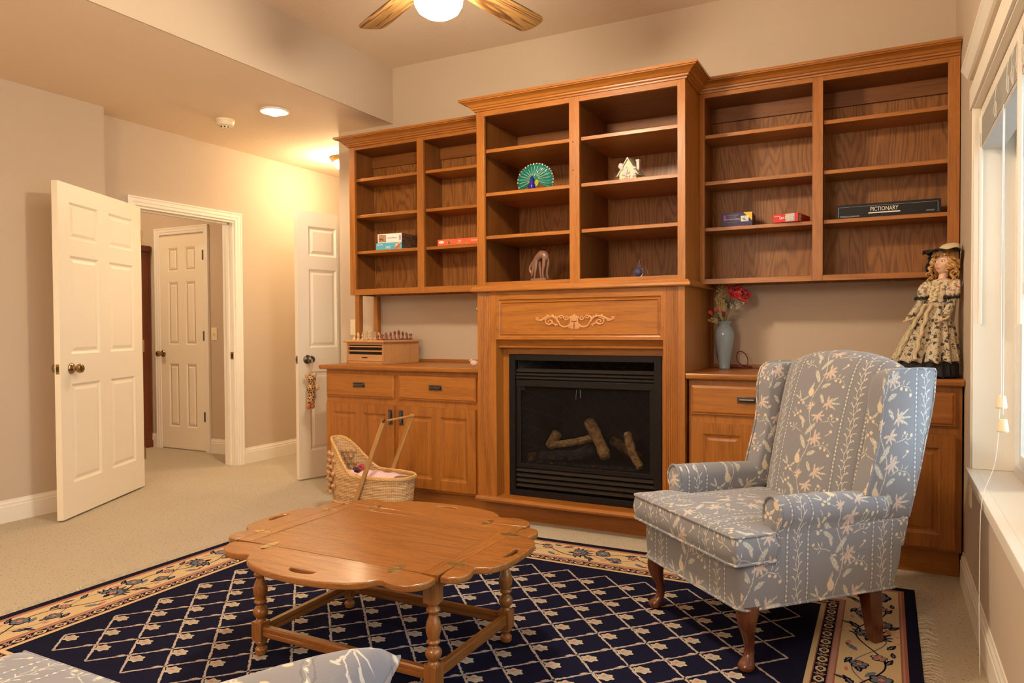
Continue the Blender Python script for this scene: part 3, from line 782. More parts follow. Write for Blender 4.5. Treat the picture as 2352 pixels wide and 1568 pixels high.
# carved scroll: half drawn, then mirrored
CARVE = plain('carved_oak', (0.60, 0.29, 0.12), 0.4)
def scroll_paths():
    P = []
    def spiral(cx, cz, r0, r1, a0, turns, sq=1.0):
        n = 22
        return [(cx + (r0+(r1-r0)*i/n)*math.cos(a0+turns*2*PI*i/n), cz + sq*(r0+(r1-r0)*i/n)*math.sin(a0+turns*2*PI*i/n)) for i in range(n+1)]
    P.append(([(0.012, 0.060), (0.022, 0.052), (0.030, 0.050)] , .005))
    P.append((spiral(0.058, 0.030, 0.040, 0.036, PI*0.75, 0.62), .0052))      # open ring beside the centre
    P.append((spiral(0.048, 0.046, 0.016, 0.003, PI*0.2, 1.3), .0042))
    P.append((spiral(0.078, 0.054, 0.014, 0.003, PI*1.2, -1.2), .0042))
    P.append(([(0.092, 0.020), (0.105, 0.036), (0.100, 0.056), (0.086, 0.062)], .006))
    P.append(([(0.100, 0.006), (0.120, 0.010), (0.136, 0.020), (0.150, 0.014)], .004))
    P.append((spiral(0.150, 0.026, 0.030, 0.004, PI*0.55, -1.45, 0.85), .0046))
    P.append(([(0.108, 0.040), (0.125, 0.058), (0.150, 0.062), (0.176, 0.054), (0.196, 0.040), (0.214, 0.036), (0.226, 0.040)], .0055))
    P.append((spiral(0.226, 0.046, 0.009, 0.003, -PI*0.5, 1.0), .004))
    for (a, b, c, d) in ((0.120, 0.052, 0.134, 0.074), (0.150, 0.060, 0.168, 0.070), (0.172, 0.054, 0.178, 0.036), (0.186, 0.046, 0.200, 0.028), (0.192, 0.044, 0.214, 0.030), (0.104, 0.012, 0.112, -0.004), (0.104, 0.040, 0.116, 0.064)):
        P.append(([(a, b), ((a+c)/2+0.003, (b+d)/2), (c, d)], .0048))
    for k in range(6):   # acanthus fan at the centre
        a = -PI/2 + k*0.22
        P.append(([(0.004+0.002*k, 0.022), (0.010+0.018*math.cos(a)*1.0, 0.004), (0.006+0.040*math.cos(a), 0.012+0.036*math.sin(a))], .0042))
    for k in range(3): P.append(([(0.0+0.004*k, 0.03), (0.006+0.006*k, 0.052), (0.002+0.012*k, 0.074-0.007*k)], .0045))
    return P
g = G()
SX = -1.545; SZ = 1.155
for pts, r in scroll_paths():
    for sg in (-1, 1):
        pp = smoothpath([(SX+sg*a, YP+0.0135-0.003, SZ+b*0.88) for a, b in pts], 1)
        n = len(pp); g.tube(pp, [r*(0.55+0.6*math.sin(PI*min(1, (i+0.6)/n))) for i in range(n)], 6, flat=0.9)
g.build('carved_scroll', CARVE, fs, True)

# ---------------------------------------------------------------- gas fireplace insert
fi = thing('fireplace_insert', 'black gas fireplace with louvres and mesh screen', 'fireplace', (-1.533, 3.82, 0.152))
IX0, IX1, IZ0, IZ1, IY = -1.993, -1.071, 0.1525, 0.989, 3.815
g = G(); t_ = 0.040
g.box(IX0, IY, IZ0, IX0+t_, IY+0.03, IZ1); g.box(IX1-t_, IY, IZ0, IX1, IY+0.03, IZ1); g.box(IX0+t_, IY, IZ1-0.036, IX1-t_, IY+0.03, IZ1); g.box(IX0+t_, IY, IZ0, IX1-t_, IY+0.03, IZ0+0.036)
g.build('outer_frame', BLACKM, fi, True, bev=0.002)
a, b = IX0+t_, IX1-t_
g = G(); g.box(a, IY+0.012, 0.800, b, IY+0.034, 0.838); g.box(a, IY+0.020, 0.775, a+0.055, IY+0.03, 0.80); 
g.box(a, IY+0.012, 0.318, b, IY+0.030, 0.345)
for z in (0.345,): 
    g.box(a, IY+0.016, z, a+0.030, IY+0.034, 0.800); g.box(b-0.030, IY+0.016, z, b, IY+0.034, 0.800)
g.build('door_frame', BLACKM, fi, True, bev=0.002)
for i, z in enumerate((0.892, 0.872, 0.852)):
    g = G(); g.add([(a+0.004, IY+0.008, z-0.006), (b-0.004, IY+0.008, z-0.006), (b-0.004, IY+0.006, z), (a+0.004, IY+0.006, z), (a+0.004, IY+0.036, z+0.006), (b-0.004, IY+0.036, z+0.006), (b-0.004, IY+0.034, z+0.012), (a+0.004, IY+0.034, z+0.012)], [(0, 1, 2, 3), (3, 2, 6, 7), (0, 4, 5, 1), (4, 7, 6, 5), (0, 3, 7, 4), (1, 5, 6, 2)])
    g.build('louvre', BLACKL, fi, True)
for i, z in enumerate((0.312, 0.282, 0.252, 0.222)):
    g = G(); g.add([(a+0.004, IY+0.006, z-0.016), (b-0.004, IY+0.006, z-0.016), (b-0.004, IY+0.004, z-0.004), (a+0.004, IY+0.004, z-0.004), (a+0.004, IY+0.034, z-0.006), (b-0.004, IY+0.034, z-0.006), (b-0.004, IY+0.032, z+0.004), (a+0.004, IY+0.032, z+0.004)], [(0, 1, 2, 3), (3, 2, 6, 7), (0, 4, 5, 1), (4, 7, 6, 5), (0, 3, 7, 4), (1, 5, 6, 2)])
    g.build('louvre', BLACKL, fi, True)
g = G()   # firebox: sloping liner
x0, x1 = a+0.02, b-0.02
g.add([(a, IY+0.04, 0.19), (b, IY+0.04, 0.19), (b, IY+0.04, 0.96), (a, IY+0.04, 0.96), (a+0.12, 4.24, 0.19), (b-0.12, 4.24, 0.19), (b-0.12, 4.24, 0.96), (a+0.12, 4.24, 0.96)],
      [(4, 5, 6, 7), (0, 4, 7, 3), (1, 2, 6, 5), (0, 1, 5, 4), (3, 7, 6, 2)])
def brickm():
    m = MB('herringbone_firebrick'); v = m.coords()
    mp = m.mapping(v, (1, 1, 1), (0, 0, 0), (0, math.radians(45), 0))
    s_ = m.new('ShaderNodeSeparateXYZ'); m.link(mp, s_.inputs[0]); x = m.e(s_.outputs[0]); z = m.e(s_.outputs[2])
    li = ((x * (1/0.075)).mod(1.0) - 0.5).abs().gt(0.47).max(((z * (1/0.15) + (x*(1/0.075)).floor()*0.5).mod(1.0) - 0.5).abs().gt(0.485))
    m.base(m.mix(li, (0.030, 0.024, 0.020), (0.07, 0.055, 0.045))).set(0.85); return m.m
g.build('firebox', brickm(), fi, True)
g = G(); g.box(a, IY+0.035, 0.322, b, 4.2, 0.330); g.build('burner_tray', BLACKL, fi, True)
g = G(); g.box(a+0.029, IY+0.026, 0.34, b-0.029, IY+0.028, 0.80); g.build('mesh_screen', SCREEN, fi, True)
g = G(); g.tube([(-1.565, IY+0.014, 0.79), (-1.570, IY+0.013, 0.735)], 0.003, 6); g.tube([(-1.545, IY+0.014, 0.79), (-1.542, IY+0.013, 0.745)], 0.003, 6); g.build('screen_pull', PEWTER, fi, True)
# ceramic logs
def bark(c0, c1):
    m = MB('log_bark'); v = m.coords(); n = m.noise(m.mapping(v, (30, 30, 30)), 1, 4, 0.7); n2 = m.noise(v, 90, 3, 0.6)
    m.base(m.ramp(n, [(0.35, c0), (0.62, c1)])).set(0.9); m.bump(n2 + n, 1.0, 0.012); return m.m
BARK = bark((0.42, 0.19, 0.08), (0.95, 0.68, 0.36)); CHAR = bark((0.012, 0.012, 0.014), (0.09, 0.09, 0.10)); BARKD = bark((0.09, 0.04, 0.025), (0.32, 0.18, 0.09))
def log(label, pts, r, mat):
    rnd = random.Random(len(label)*3+int(r*1000)); g = G()
    pts = [Vector(p) for p in pts]; pp = smoothpath(pts, 2); n = len(pp); rr = []
    up = None
    for i, p in enumerate(pp):
        t = (pp[min(n-1, i+1)]-pp[max(0, i-1)]).normalized()
        up = t.orthogonal().normalized() if up is None else (up - t*up.dot(t)).normalized(); q = t.cross(up)
        e = 0.72+0.28*min(1, min(i, n-1-i)/2.0)
        rr.append([tuple(p + (up*math.cos(2*PI*j/14)+q*math.sin(2*PI*j/14))*r*e*(1+rnd.uniform(-.12, .12))) for j in range(14)])
    g.rings(rr); return tag(g.build('gas_log', mat), label, 'log')
log('charred black front log in the fireplace', [(-1.87, 3.98, 0.362), (-1.73, 3.98, 0.372), (-1.62, 3.98, 0.385), (-1.53, 3.99, 0.430)], 0.036, CHAR)
log('tan curved log lying across the charred log', [(-1.815, 4.06, 0.425), (-1.72, 4.06, 0.440), (-1.63, 4.05, 0.462), (-1.545, 4.04, 0.492)], 0.022, BARK)
log('short upright log stub at the left of the fire', [(-1.85, 4.09, 0.40), (-1.83, 4.09, 0.45), (-1.80, 4.09, 0.500)], 0.032, BARK)
log('tan log leaning diagonally in the middle of the fire', [(-1.585, 4.05, 0.590), (-1.54, 4.03, 0.535), (-1.475, 4.00, 0.440), (-1.445, 3.97, 0.385)], 0.033, BARK)
log('long brown log slanting down behind to the right', [(-1.46, 4.12, 0.475), (-1.37, 4.10, 0.425), (-1.27, 4.06, 0.385)], 0.028, BARKD)
log('thin tan log leaning at the right of the fire', [(-1.335, 4.03, 0.535), (-1.310, 4.01, 0.465), (-1.27, 3.97, 0.40), (-1.225, 3.94, 0.355)], 0.024, BARK)
tag(G().box(-1.955, 3.93, .331, -1.895, 4.0, .385).build('gas_log', BARKD, bev=.01), 'small square brown log end at the left of the fire tray', 'log')
g = G(); rnd = random.Random(3)
for i in range(150):
    x = rnd.uniform(-1.90, -1.22); y = rnd.uniform(3.90, 3.985); r = rnd.uniform(.006, .013); g.ball((x, y, 0.331+r*.7), (r, r*1.1, r*.7), 6, 1 if rnd.random() < .05 else 0)
EMB = plain('ember_red', (0.5, 0.05, 0.02), 0.6)
tag(g.build('ember_bed', [CHAR, EMB]), 'bed of black cinders with a few red embers', 'embers', kind='stuff')
# ---------------------------------------------------------------- rug
NAVY = paint('rug_navy', (0.010, 0.010, 0.028), 0.95, 0.8, 420, 0.05, 0.15)
def yarn(n, c): return paint(n, c, 0.95, 0.8, 400, 0.05, 0.10)
R_CREAM = yarn('rug_cream', (0.62, 0.46, 0.26)); R_RUST = yarn('rug_rust', (0.36, 0.13, 0.08)); R_GREY = yarn('rug_greyblue', (0.16, 0.17, 0.21)); R_ROSE = yarn('rug_rose', (0.42, 0.24, 0.20)); R_LAT = yarn('rug_lattice_yarn', (0.47, 0.39, 0.35)); R_SAGE = yarn('rug_sage', (0.40, 0.38, 0.35)); R_CORAL = yarn('rug_coral', (0.60, 0.20, 0.14))
RM = [NAVY, R_CREAM, R_RUST, R_GREY, R_ROSE, R_LAT, R_SAGE, R_CORAL]
RX0, RX1, RY0, RY1 = -3.14, 0.112, 1.10, 3.545
rug = thing('rug', 'navy floral rug with diamond lattice and cream border under the coffee table', 'rug', ((RX0+RX1)/2, (RY0+RY1)/2, 0))
g = G(); Z0 = 0.0072
g.box(RX0, RY0, 0.0005, RX1, RY1, Z0, 0)
rr_ = random.Random(11)
def flat(pts, lev, mi): g.add([(x, y, Z0 + 0.00035*lev) for x, y in pts], [tuple(range(len(pts)))], mi)
def band(i0, i1, lev, mi):
    a = (RX0+i0, RY0+i0, RX1-i0, RY1-i0); b = (RX0+i1, RY0+i1, RX1-i1, RY1-i1)
    A = [(a[0], a[1]), (a[2], a[1]), (a[2], a[3]), (a[0], a[3])]; B = [(b[0], b[1]), (b[2], b[1]), (b[2], b[3]), (b[0], b[3])]
    for k in range(4): flat([A[k], A[(k+1) % 4], B[(k+1) % 4], B[k]], lev, mi)
band(0.042, 0.052, 1, 2); band(0.052, 0.058, 1, 4); band(0.058, 0.064, 1, 2)
band(0.064, 0.256, 1, 1)
band(0.256, 0.262, 1, 2); band(0.262, 0.277, 1, 4); band(0.277, 0.281, 1, 2)
band(0.324, 0.328, 1, 2); band(0.328, 0.346, 1, 1)
def sides():
    """(origin, along, inward, length) of the four border runs, measured at the outer edge"""
    return [((RX0, RY1), (1, 0), (0, -1), RX1-RX0), ((RX1, RY0), (0, 1), (-1, 0), RY1-RY0), ((RX0, RY0), (1, 0), (0, 1), RX1-RX0), ((RX0, RY0), (0, 1), (1, 0), RY1-RY0)]
def blob(P, cx, cy, pts, lev, mi):
    flat([P(cx+x, cy+y) for x, y in pts], lev, mi)
def leafp(L, W_, ang, serr=0):
    up, dn = [], []
    for i in range(9):
        t = i/8; w_ = W_*math.sin(PI*t**0.8)*(1 + (serr if i % 2 else -serr))
        up.append((t*L, w_)); dn.append((t*L, -w_))
    c, s_ = math.cos(ang), math.sin(ang)
    return [(x*c-y*s_, x*s_+y*c) for x, y in up+dn[::-1][1:-1]]
def rosette(P, cx, cy, r, n, fill, out, cen, lev=2, rot=0):
    for k in range(n):
        a = rot + 2*PI*k/n; px_, py_ = cx+.60*r*math.cos(a), cy+.60*r*math.sin(a)
        el = lambda q: [(px_+q*math.cos(b)*1.0, py_+q*math.sin(b)) for b in [2*PI*i/9 for i in range(9)]]
        flat([P(x, y) for x, y in el(r*.50)], lev, out); flat([P(x, y) for x, y in el(r*.34)], lev+1, fill)
    flat([P(cx+r*.30*math.cos(b), cy+r*.30*math.sin(b)) for b in [2*PI*i/8 for i in range(8)]], lev+2, cen)
def palmette(P, cx, cy, s_, dirn):
    for k in range(9):
        a = dirn + (k-4)*0.36
        blob(P, cx, cy, leafp(s_*(1.0-.05*abs(k-4)), s_*.135, a, .25), 2, 0)
    for k in range(9):
        a = dirn + (k-4)*0.36
        blob(P, cx, cy, leafp(s_*(.84-.05*abs(k-4)), s_*.085, a, .2), 3, 3)
    for k in range(6):
        a = dirn + (k-2.5)*0.62
        q = (cx+s_*.92*math.cos(a), cy+s_*.92*math.sin(a))
        blob(P, q[0], q[1], leafp(s_*.2, s_*.05, a), 2, 7)
    blob(P, cx, cy, leafp(s_*.42, s_*.12, dirn+PI, 0), 2, 0)
    rosette(P, cx+s_*.12*math.cos(dirn), cy+s_*.12*math.sin(dirn), s_*.22, 5, 4, 0, 7, 4)
def strip(P, pts, w_, lev, mi, jit=0):
    n = len(pts)
    for i in range(n-1):
        a, b = Vector(pts[i]), Vector(pts[i+1]); d = (b-a).normalized(); q = Vector((-d.y, d.x))
        wa = w_*(1+rr_.uniform(-jit, jit)); 
        flat([P(*(a-q*wa)), P(*(b-q*wa)), P(*(b+q*wa)), P(*(a+q*wa))], lev, mi)
for (o, al, inn, L) in sides():
    P = lambda a, b, o=o, al=al, inn=inn: (o[0]+al[0]*a+inn[0]*b, o[1]+al[1]*a+inn[1]*b)
    # chain guard
    n = int(round((L-0.60)/0.078)); st = (L-0.60)/n
    for i in range(-3, n+4):
        c = 0.30 + (i+.5)*st; hw = st*.33
        if c < 0.30 or c > L-0.30: continue
        dm = lambda a, b: [P(c-a, .3025), P(c-a*.4, .3025-b), P(c+a*.4, .3025-b), P(c+a, .3025), P(c+a*.4, .3025+b), P(c-a*.4, .3025+b)]
        flat(dm(hw, .016), 2, 1); flat(dm(hw*.55, .0085), 3, 0); flat(dm(hw*.22, .003), 4, 4)
        flat([P(c+st*.5-.004, .284), P(c+st*.5+.004, .284), P(c+st*.5+.004, .321), P(c+st*.5-.004, .321)], 2, 4)
        for sg in (-1, 1):
            flat([P(c+sg*hw*1.05, .289), P(c+sg*hw*1.35, .296), P(c+sg*hw*1.2, .300)], 2, 1); flat([P(c+sg*hw*1.05, .316), P(c+sg*hw*1.35, .309), P(c+sg*hw*1.2, .305)], 2, 1)
    # main floral band, centre line at .16
    n = max(2, int(round((L-0.50)/0.47))); st = (L-0.50)/n
    vine = [(0.20+t*(L-0.40)/140, .16+.050*math.sin(2*PI*t*n/140)) for t in range(141)]
    strip(P, vine, .0030, 2, 0)
    vine = [(0.20+t*(L-0.40)/140, .16-.052*math.sin(2*PI*t*n/140+.5)) for t in range(141)]
    strip(P, vine, .0022, 2, 3)
    for i in range(n):
        c = 0.25 + i*st
        sg = 1 if i % 2 == 0 else -1
        palmette(P, c+st*.26, .163, .098, PI*(1.0 if sg > 0 else 0.0)+.25*sg)
        rosette(P, c+st*.55, .122, .036, 6, 3, 0, 7); rosette(P, c+st*.74, .190, .030, 5, 3, 0, 7); rosette(P, c+st*.90, .130, .026, 5, 4, 0, 7)
        for (da, b, Ln, ang, mi) in ((.40, .20, .06, .5, 0), (.46, .10, .05, -.7, 0), (.62, .185, .055, .2, 0), (.66, .14, .05, 2.6, 3), (.80, .11, .05, -.4, 0), (.84, .215, .05, 2.8, 0), (.97, .20, .055, .6, 3), (.07, .105, .05, -.5, 0), (.48, .225, .035, 1.2, 0), (.94, .085, .04, .1, 0), (.36, .095, .04, .3, 7), (.60, .225, .03, .1, 7), (.14, .225, .04, 2.9, 7)):
            blob(P, c+st*da, b, leafp(Ln*1.2, Ln*.22, ang, .2), 2, mi)
            if mi == 0: blob(P, c+st*da+.006*math.cos(ang), b+.006*math.sin(ang), leafp(Ln*.72, Ln*.07, ang), 3, 3)
    # corner palmette
    if al == (1, 0):
        for cx in (.155, L-.155): rosette(P, cx, .160, .062, 7, 3, 0, 7); 
# lattice
CX, TOPY = (RX0+RX1)/2, 3.125
PX_, PY_ = 0.1872, 0.2005
NXC, NYC = 13, 8
P = lambda a, b: (a, b)
def wl(a, b):
    n = 16; return [(a[0]+(b[0]-a[0])*i/n + (rr_.uniform(-.0016, .0016) if 0 < i < n else 0), a[1]+(b[1]-a[1])*i/n + (rr_.uniform(-.0016, .0016) if 0 < i < n else 0)) for i in range(n+1)]
LX0, LX1, LY0 = CX-NXC*PX_/2, CX+NXC*PX_/2, TOPY-NYC*PY_
def flower(cx, cy):
    rot = rr_.uniform(0, .6)
    ring = lambda q: [(cx+q*(1+.16*math.cos(6*b+rot))*math.cos(b)*1.15, cy+q*(1+.16*math.cos(6*b+rot))*math.sin(b)*.92) for b in [2*PI*i/30 for i in range(30)]]
    flat(ring(.0245), 3, 1); flat(ring(.0200), 4, 6)
    for k in range(3):
        a = rot+k*2.1; strip(P, [(cx, cy), (cx+.020*math.cos(a), cy+.018*math.sin(a))], .0010, 5, 1)
    flat([(cx-.006+.0075*math.cos(b), cy+.002+.0065*math.sin(b)) for b in [2*PI*i/7 for i in range(7)]], 6, 7)
for i in range(NXC):
    for j in range(NYC):
        x, y = LX0+i*PX_, TOPY-j*PY_
        T_, B_, L_, R_ = (x+PX_/2, y), (x+PX_/2, y-PY_), (x, y-PY_/2), (x+PX_, y-PY_/2)
        for a, b in ((T_, L_), (L_, B_), (B_, R_), (R_, T_)):
            if (a, b) in ((T_, L_), (L_, B_)) or True: strip(P, wl(a, b), .0042, 2, 5, .35)
        flower(x+PX_/2-.045, y-PY_/2-.008)
        strip(P, [L_, (x+PX_/2-.062, y-PY_/2-.006)], .0018, 3, 5)
        if i < NXC-1 and j < NYC-1: flower(x+PX_-.045, y-PY_-.008)
for i in range(NXC):
    for j in range(NYC):
        x, y = LX0+i*PX_, TOPY-j*PY_
        for (nx_, ny_) in ((x, y-PY_/2), (x+PX_/2, y-PY_)):
            if nx_ < LX0+.01 or ny_ < LY0+.01: continue
            blob(P, nx_-.012, ny_-.006, leafp(.032, .006, PI+.75, .3), 3, 5); blob(P, nx_-.028, ny_-.026, leafp(.014, .005, PI+1.6), 4, 4)
            blob(P, nx_+.002, ny_+.004, leafp(.022, .005, .95, .2), 3, 5)
g.build('rug_pile', RM, rug, True)
g = G()
FR = plain('fringe_cotton', (0.62, 0.54, 0.42), 0.9)
for side, x in ((1, RX1), (-1, RX0)):
    y = RY0
    while y < RY1:
        y += rr_.uniform(.007, .018); L = rr_.uniform(.030, .065); dy = rr_.uniform(-.018, .018)
        g.tube([(x, y, .005), (x+side*L*.5, y+dy*.3, .009+rr_.uniform(0, .006)), (x+side*L, y+dy, .004)], .0012, 4)
tag(g.build('fringe', FR, rug, True), 'off-white cotton fringe', kind='stuff')

# ---------------------------------------------------------------- coffee table (butler's tray table)
TX, TY, TZ = -1.583, 2.068, 0.42
ct = thing('coffee_table', 'oak tray-top coffee table with scalloped drop flaps, brass hinges and turned legs', 'coffee table', (TX, TY, 0.0096))
HX, HY, TH = 0.410, 0.285, 0.021
g = G()
zt = TZ-0.0096
g.box(-HX+.0565, -HY+.0565, zt-TH, HX-.0565, HY-.0565, zt-0.0012); g.build('centre_board', TBL['X'], ct)
for y_ in (-HY, HY-.0545): g = G(); g.box(-HX+.055, y_, zt-TH, HX-.055, y_+.0545, zt); g.build('frame_rail', TBL['X'], ct, bev=.001)
for x_ in (-HX, HX-.0545): g = G(); g.box(x_, -HY, zt-TH, x_+.0545, HY, zt); g.build('frame_rail', TBL['Y'], ct, bev=.001)
def flap(half, prof, holec, rz, off, mat, tilt=0.0):
    """outline on local x along the edge, y outward"""
    prof = [(s_, d*.93) for s_, d in prof]
    pts = [(-half+s_, d) for s_, d in prof] + [(half-s_, d) for s_, d in prof[::-1]][1:]
    pts2 = smoothpoly(pts, 2)
    pts2 = [(max(-half+.0012, min(half-.0012, x)), max(.0034, y)) for x, y in pts2]
    hole = []
    for i in range(25):
        t = PI*i/24; 
    hw, hh, cv = .054, .0125, .012
    up = [(hw*math.cos(PI*i/16), holec + hh*1.35*math.sin(PI*i/16)**.6*1.0 + cv*math.sin(PI*i/16)) for i in range(17)]
    dn = [(-hw*math.cos(PI*i/16), holec - hh*math.sin(PI*i/16)**.6*.9 + cv*math.sin(PI*i/16)*.75) for i in range(1, 16)]
    M_ = Matrix.Translation((off[0], off[1], zt-TH/2)) @ Matrix.Rotation(rz, 4, 'Z') @ Matrix.Rotation(-tilt, 4, 'X')
    return curve2d('flap', [pts2, (up+dn)], TH/2-.0045, .0045, mat, ct, M_)
PL = [(0, 0), (0, .055), (.028, .095), (.07, .108), (.112, .102), (.135, .090), (.155, .098), (.172, .130), (.22, .160), (.30, .182), (.41, .190)]
PS = [(0, 0), (0, .045), (.02, .070), (.055, .080), (.085, .072), (.102, .062), (.114, .078), (.132, .112), (.17, .132), (.22, .140), (.285, .142)]
flap(HX, PL, .118, PI, (0, -HY), TBL['X'], math.radians(4)); flap(HX, PL, .118, 0, (0, HY), TBL['X'])
flap(HY, PS, .088, -PI/2, (HX, 0), TBL['Y']); flap(HY, PS, .088, PI/2, (-HX, 0), TBL['Y'])
for (x, y, r) in ((-.262, -HY, 0), (.262, -HY, 0), (-.262, HY, 0), (.262, HY, 0), (HX, -.178, 1), (HX, .178, 1), (-HX, -.178, 1), (-HX, .178, 1)):
    g = G(); a, b = (.016, .038) if not r else (.038, .016)
    pts = [(x+a*math.cos(2*PI*i/24), y+b*math.sin(2*PI*i/24)) for i in range(24)]
    g.prism(pts, lambda p, q, h: (p, q, h), zt-.001, zt+.0008)
    if not r: g.tube([(x-.011, y, zt+.001), (x+.011, y, zt+.001)], .0022, 6)
    else: g.tube([(x, y-.011, zt+.001), (x, y+.011, zt+.001)], .0022, 6)
    g.build('hinge', BRASSY, ct)
LX, LY = .361, .236
for sx in (-1, 1):
    for sy in (-1, 1):
        x, y = sx*LX, sy*LY
        g = G(); q = .0225
        g.box(x-q, y-q, zt-.105, x+q, y+q, zt-TH)                 # top block
        g.box(x-q, y-q, .052, x+q, y+q, .118)                     # stretcher block
        g.lathe([(.012, 0), (.019, .003), (.022, .012), (.021, .022), (.013, .028), (.012, .032), (.018, .038), (.022, .046), (.018, .053)], (x, y, 0), 20)
        g.lathe([(.020, .117), (.014, .123), (.013, .128), (.020, .134), (.026, .146), (.026, .156), (.019, .167), (.013, .171), (.012, .175), (.019, .180), (.023, .186), (.018, .193), (.019, .200), (.024, .216), (.0245, .232), (.020, .250), (.014, .264), (.013, .270), (.019, .276), (.0225, .283), (.018, .290), (.013, .296), (.022, .303), (.022, .308)], (x, y, 0), 20)
        g.build('leg', TBL['Z'], ct, bev=.0015)
def reeded(p0, p1, ax):
    g = G()
    prof = [(-.011, .068), (.011, .068), (.0125, .072), (.0125, .083), (.008, .086), (.0125, .089), (.0125, .098), (.009, .103), (-.009, .103), (-.0125, .098), (-.0125, .089), (-.008, .086), (-.0125, .083), (-.0125, .072)]
    if ax == 'x': g.rings([[(p0[0], p0[1]+a, b) for a, b in prof], [(p1[0], p1[1]+a, b) for a, b in prof]], sm=False)
    else: g.rings([[(p0[0]+a, p0[1], b) for a, b in prof], [(p1[0]+a, p1[1], b) for a, b in prof]], sm=False)
    g.build('stretcher', TBL['X' if ax == 'x' else 'Y'], ct)
for sy in (-1, 1): reeded((-LX+.02, sy*LY), (LX-.02, sy*LY), 'x')
for sx in (-1, 1): reeded((sx*LX, -LY+.02), (sx*LX, LY-.02), 'y')
def apron(x0, x1, y, ax):
    L = x1-x0; n = 40; pts = [(0, zt-TH-.0005), (L, zt-TH-.0005)]
    for i in range(n+1):
        t = i/n; s_ = abs(2*t-1)
        d = .030 + .034*(s_**3) + .010*math.cos(s_*PI*3.2)*(1 if s_ > .3 else .6)
        pts.append((L*(1-t), zt-TH-d))
    g = G()
    if ax == 'x': g.prism(pts, lambda a, b, h: (x0+a, y+h, b), -.009, .009)
    else: g.prism(pts, lambda a, b, h: (y+h, x0+a, b), -.009, .009)
    g.build('apron', TBL['X' if ax == 'x' else 'Y'], ct, bev=.0015)
for sy in (-1, 1): apron(-LX+.02, LX-.02, sy*LY, 'x')
for sx in (-1, 1): apron(-LY+.02, LY-.02, sx*LX, 'y')
# ---------------------------------------------------------------- wing armchair
AZ = 0.009
ac = thing('armchair', 'wing-back armchair in blue-grey floral stripe fabric on dark cabriole legs', 'armchair', (-0.620, 2.664, AZ), math.atan2(-0.686, 0.728))
u_front = lambda co, n: (co.x, co.z)
u_side = lambda co, n: ((co.y, co.z) if abs(n.x) > max(abs(n.y), .3) else (co.x, co.z-co.y if n.z > .6 else co.z))
PIPE = plain('piping_cord', (0.30, 0.29, 0.29), 0.85)
def Z(z): return z-AZ
# seat base: front rail, side panels, back panel
g = G()
def rbase(z, y0, y1, hw, r=.035):
    pts = []
    for cx, cy, a0 in ((hw-r, y0+r, -90), (hw-r*.6, y1-r*.6, 0), (-hw+r*.6, y1-r*.6, 90), (-hw+r, y0+r, 180)):
        rr = r if a0 in (-90, 180) else r*.6
        for k in range(6):
            a = math.radians(a0+90*k/5); pts.append((cx+rr*math.cos(a), cy+rr*math.sin(a), Z(z)))
    return pts
g.rings([rbase(.216, -.030, .612, .308), rbase(.222, -.036, .618, .314), rbase(.30, -.038, .640, .320), rbase(.366, -.036, .652, .320), rbase(.374, -.030, .647, .314)], sm=True)
g.build('seat_base', FAB, ac, uv=u_side)
for sx in (-1, 1):
    g = G()
    lo = [(sx*.262, .105, Z(.36)), (sx*.320, .105, Z(.36)), (sx*.321, .652, Z(.36)), (sx*.262, .652, Z(.36))]
    hi = [(sx*.262, .105, Z(.470)), (sx*.324, .105, Z(.470)), (sx*.327, .672, Z(.470)), (sx*.262, .672, Z(.470))]
    g.hexa(lo, hi); g.build('side_panel', FAB, ac, bev=.010, seg=3, uv=u_side)
g = G(); g.hexa([(-.315, .59, Z(.36)), (.315, .59, Z(.36)), (.315, .640, Z(.36)), (-.315, .640, Z(.36))], [(-.31, .60, Z(.60)), (.31, .60, Z(.60)), (.31, .705, Z(.60)), (-.31, .705, Z(.60))])
g.build('back_panel', FAB, ac, bev=.012, seg=3, uv=u_front)
# piping along the lower edge of the base
g = G(); pth = rbase(.219, -.038, .622, .318); g.tube([(x, y, Z(.219)) for x, y, z in pth], .0045, 8, closed=True); g.build('piping', FAB, ac, uv=u_side)
# arms
def arm_sec(y, k=1.0, drop=0):
    cx, cz = .301, .528-drop
    pts = [(.264, .36), (.262, .44), (.258, .50)]
    for i in range(15):
        a = math.radians(190-i*(235/14)); pts.append((cx+.0455*k*math.cos(a), cz+.054*k*math.sin(a)))
    pts += [(.326, .470), (.322, .44), (.320, .36)]
    return pts
for sx in (-1, 1):
    rr = []
    for y, k, dr in ((.094, .80, 0), (.098, .93, 0), (.106, 1.0, 0), (.20, 1.0, .001), (.32, .99, .004), (.42, .98, .007), (.50, .97, .010), (.56, .96, .012)):
        cs = arm_sec(y, k, dr); cxx, czz = .295, .46
        q = 1 if k > .97 else (.97 if k > .9 else .93)
        rr.append([(sx*(cxx+(a-cxx)*q), y, Z(czz+(b-czz)*q)) for a, b in cs])
    g = G(); g.rings(rr, sm=True)
    def uva(co, n, sx=sx):
        return (co.y+.0, co.z + (abs(co.x)-.30)*-1.0) if abs(n.y) < .75 else (co.x, co.z)
    arm = g.build('arm', FAB, ac, ang=50, uv=uva)
    cs = arm_sec(0)
    g = G(); g.tube([(sx*(.295+(a-.295)*.98), .0955, Z(.46+(b-.46)*.99)) for a, b in cs], .0048, 8); g.build('piping', FAB, arm, uv=uva)
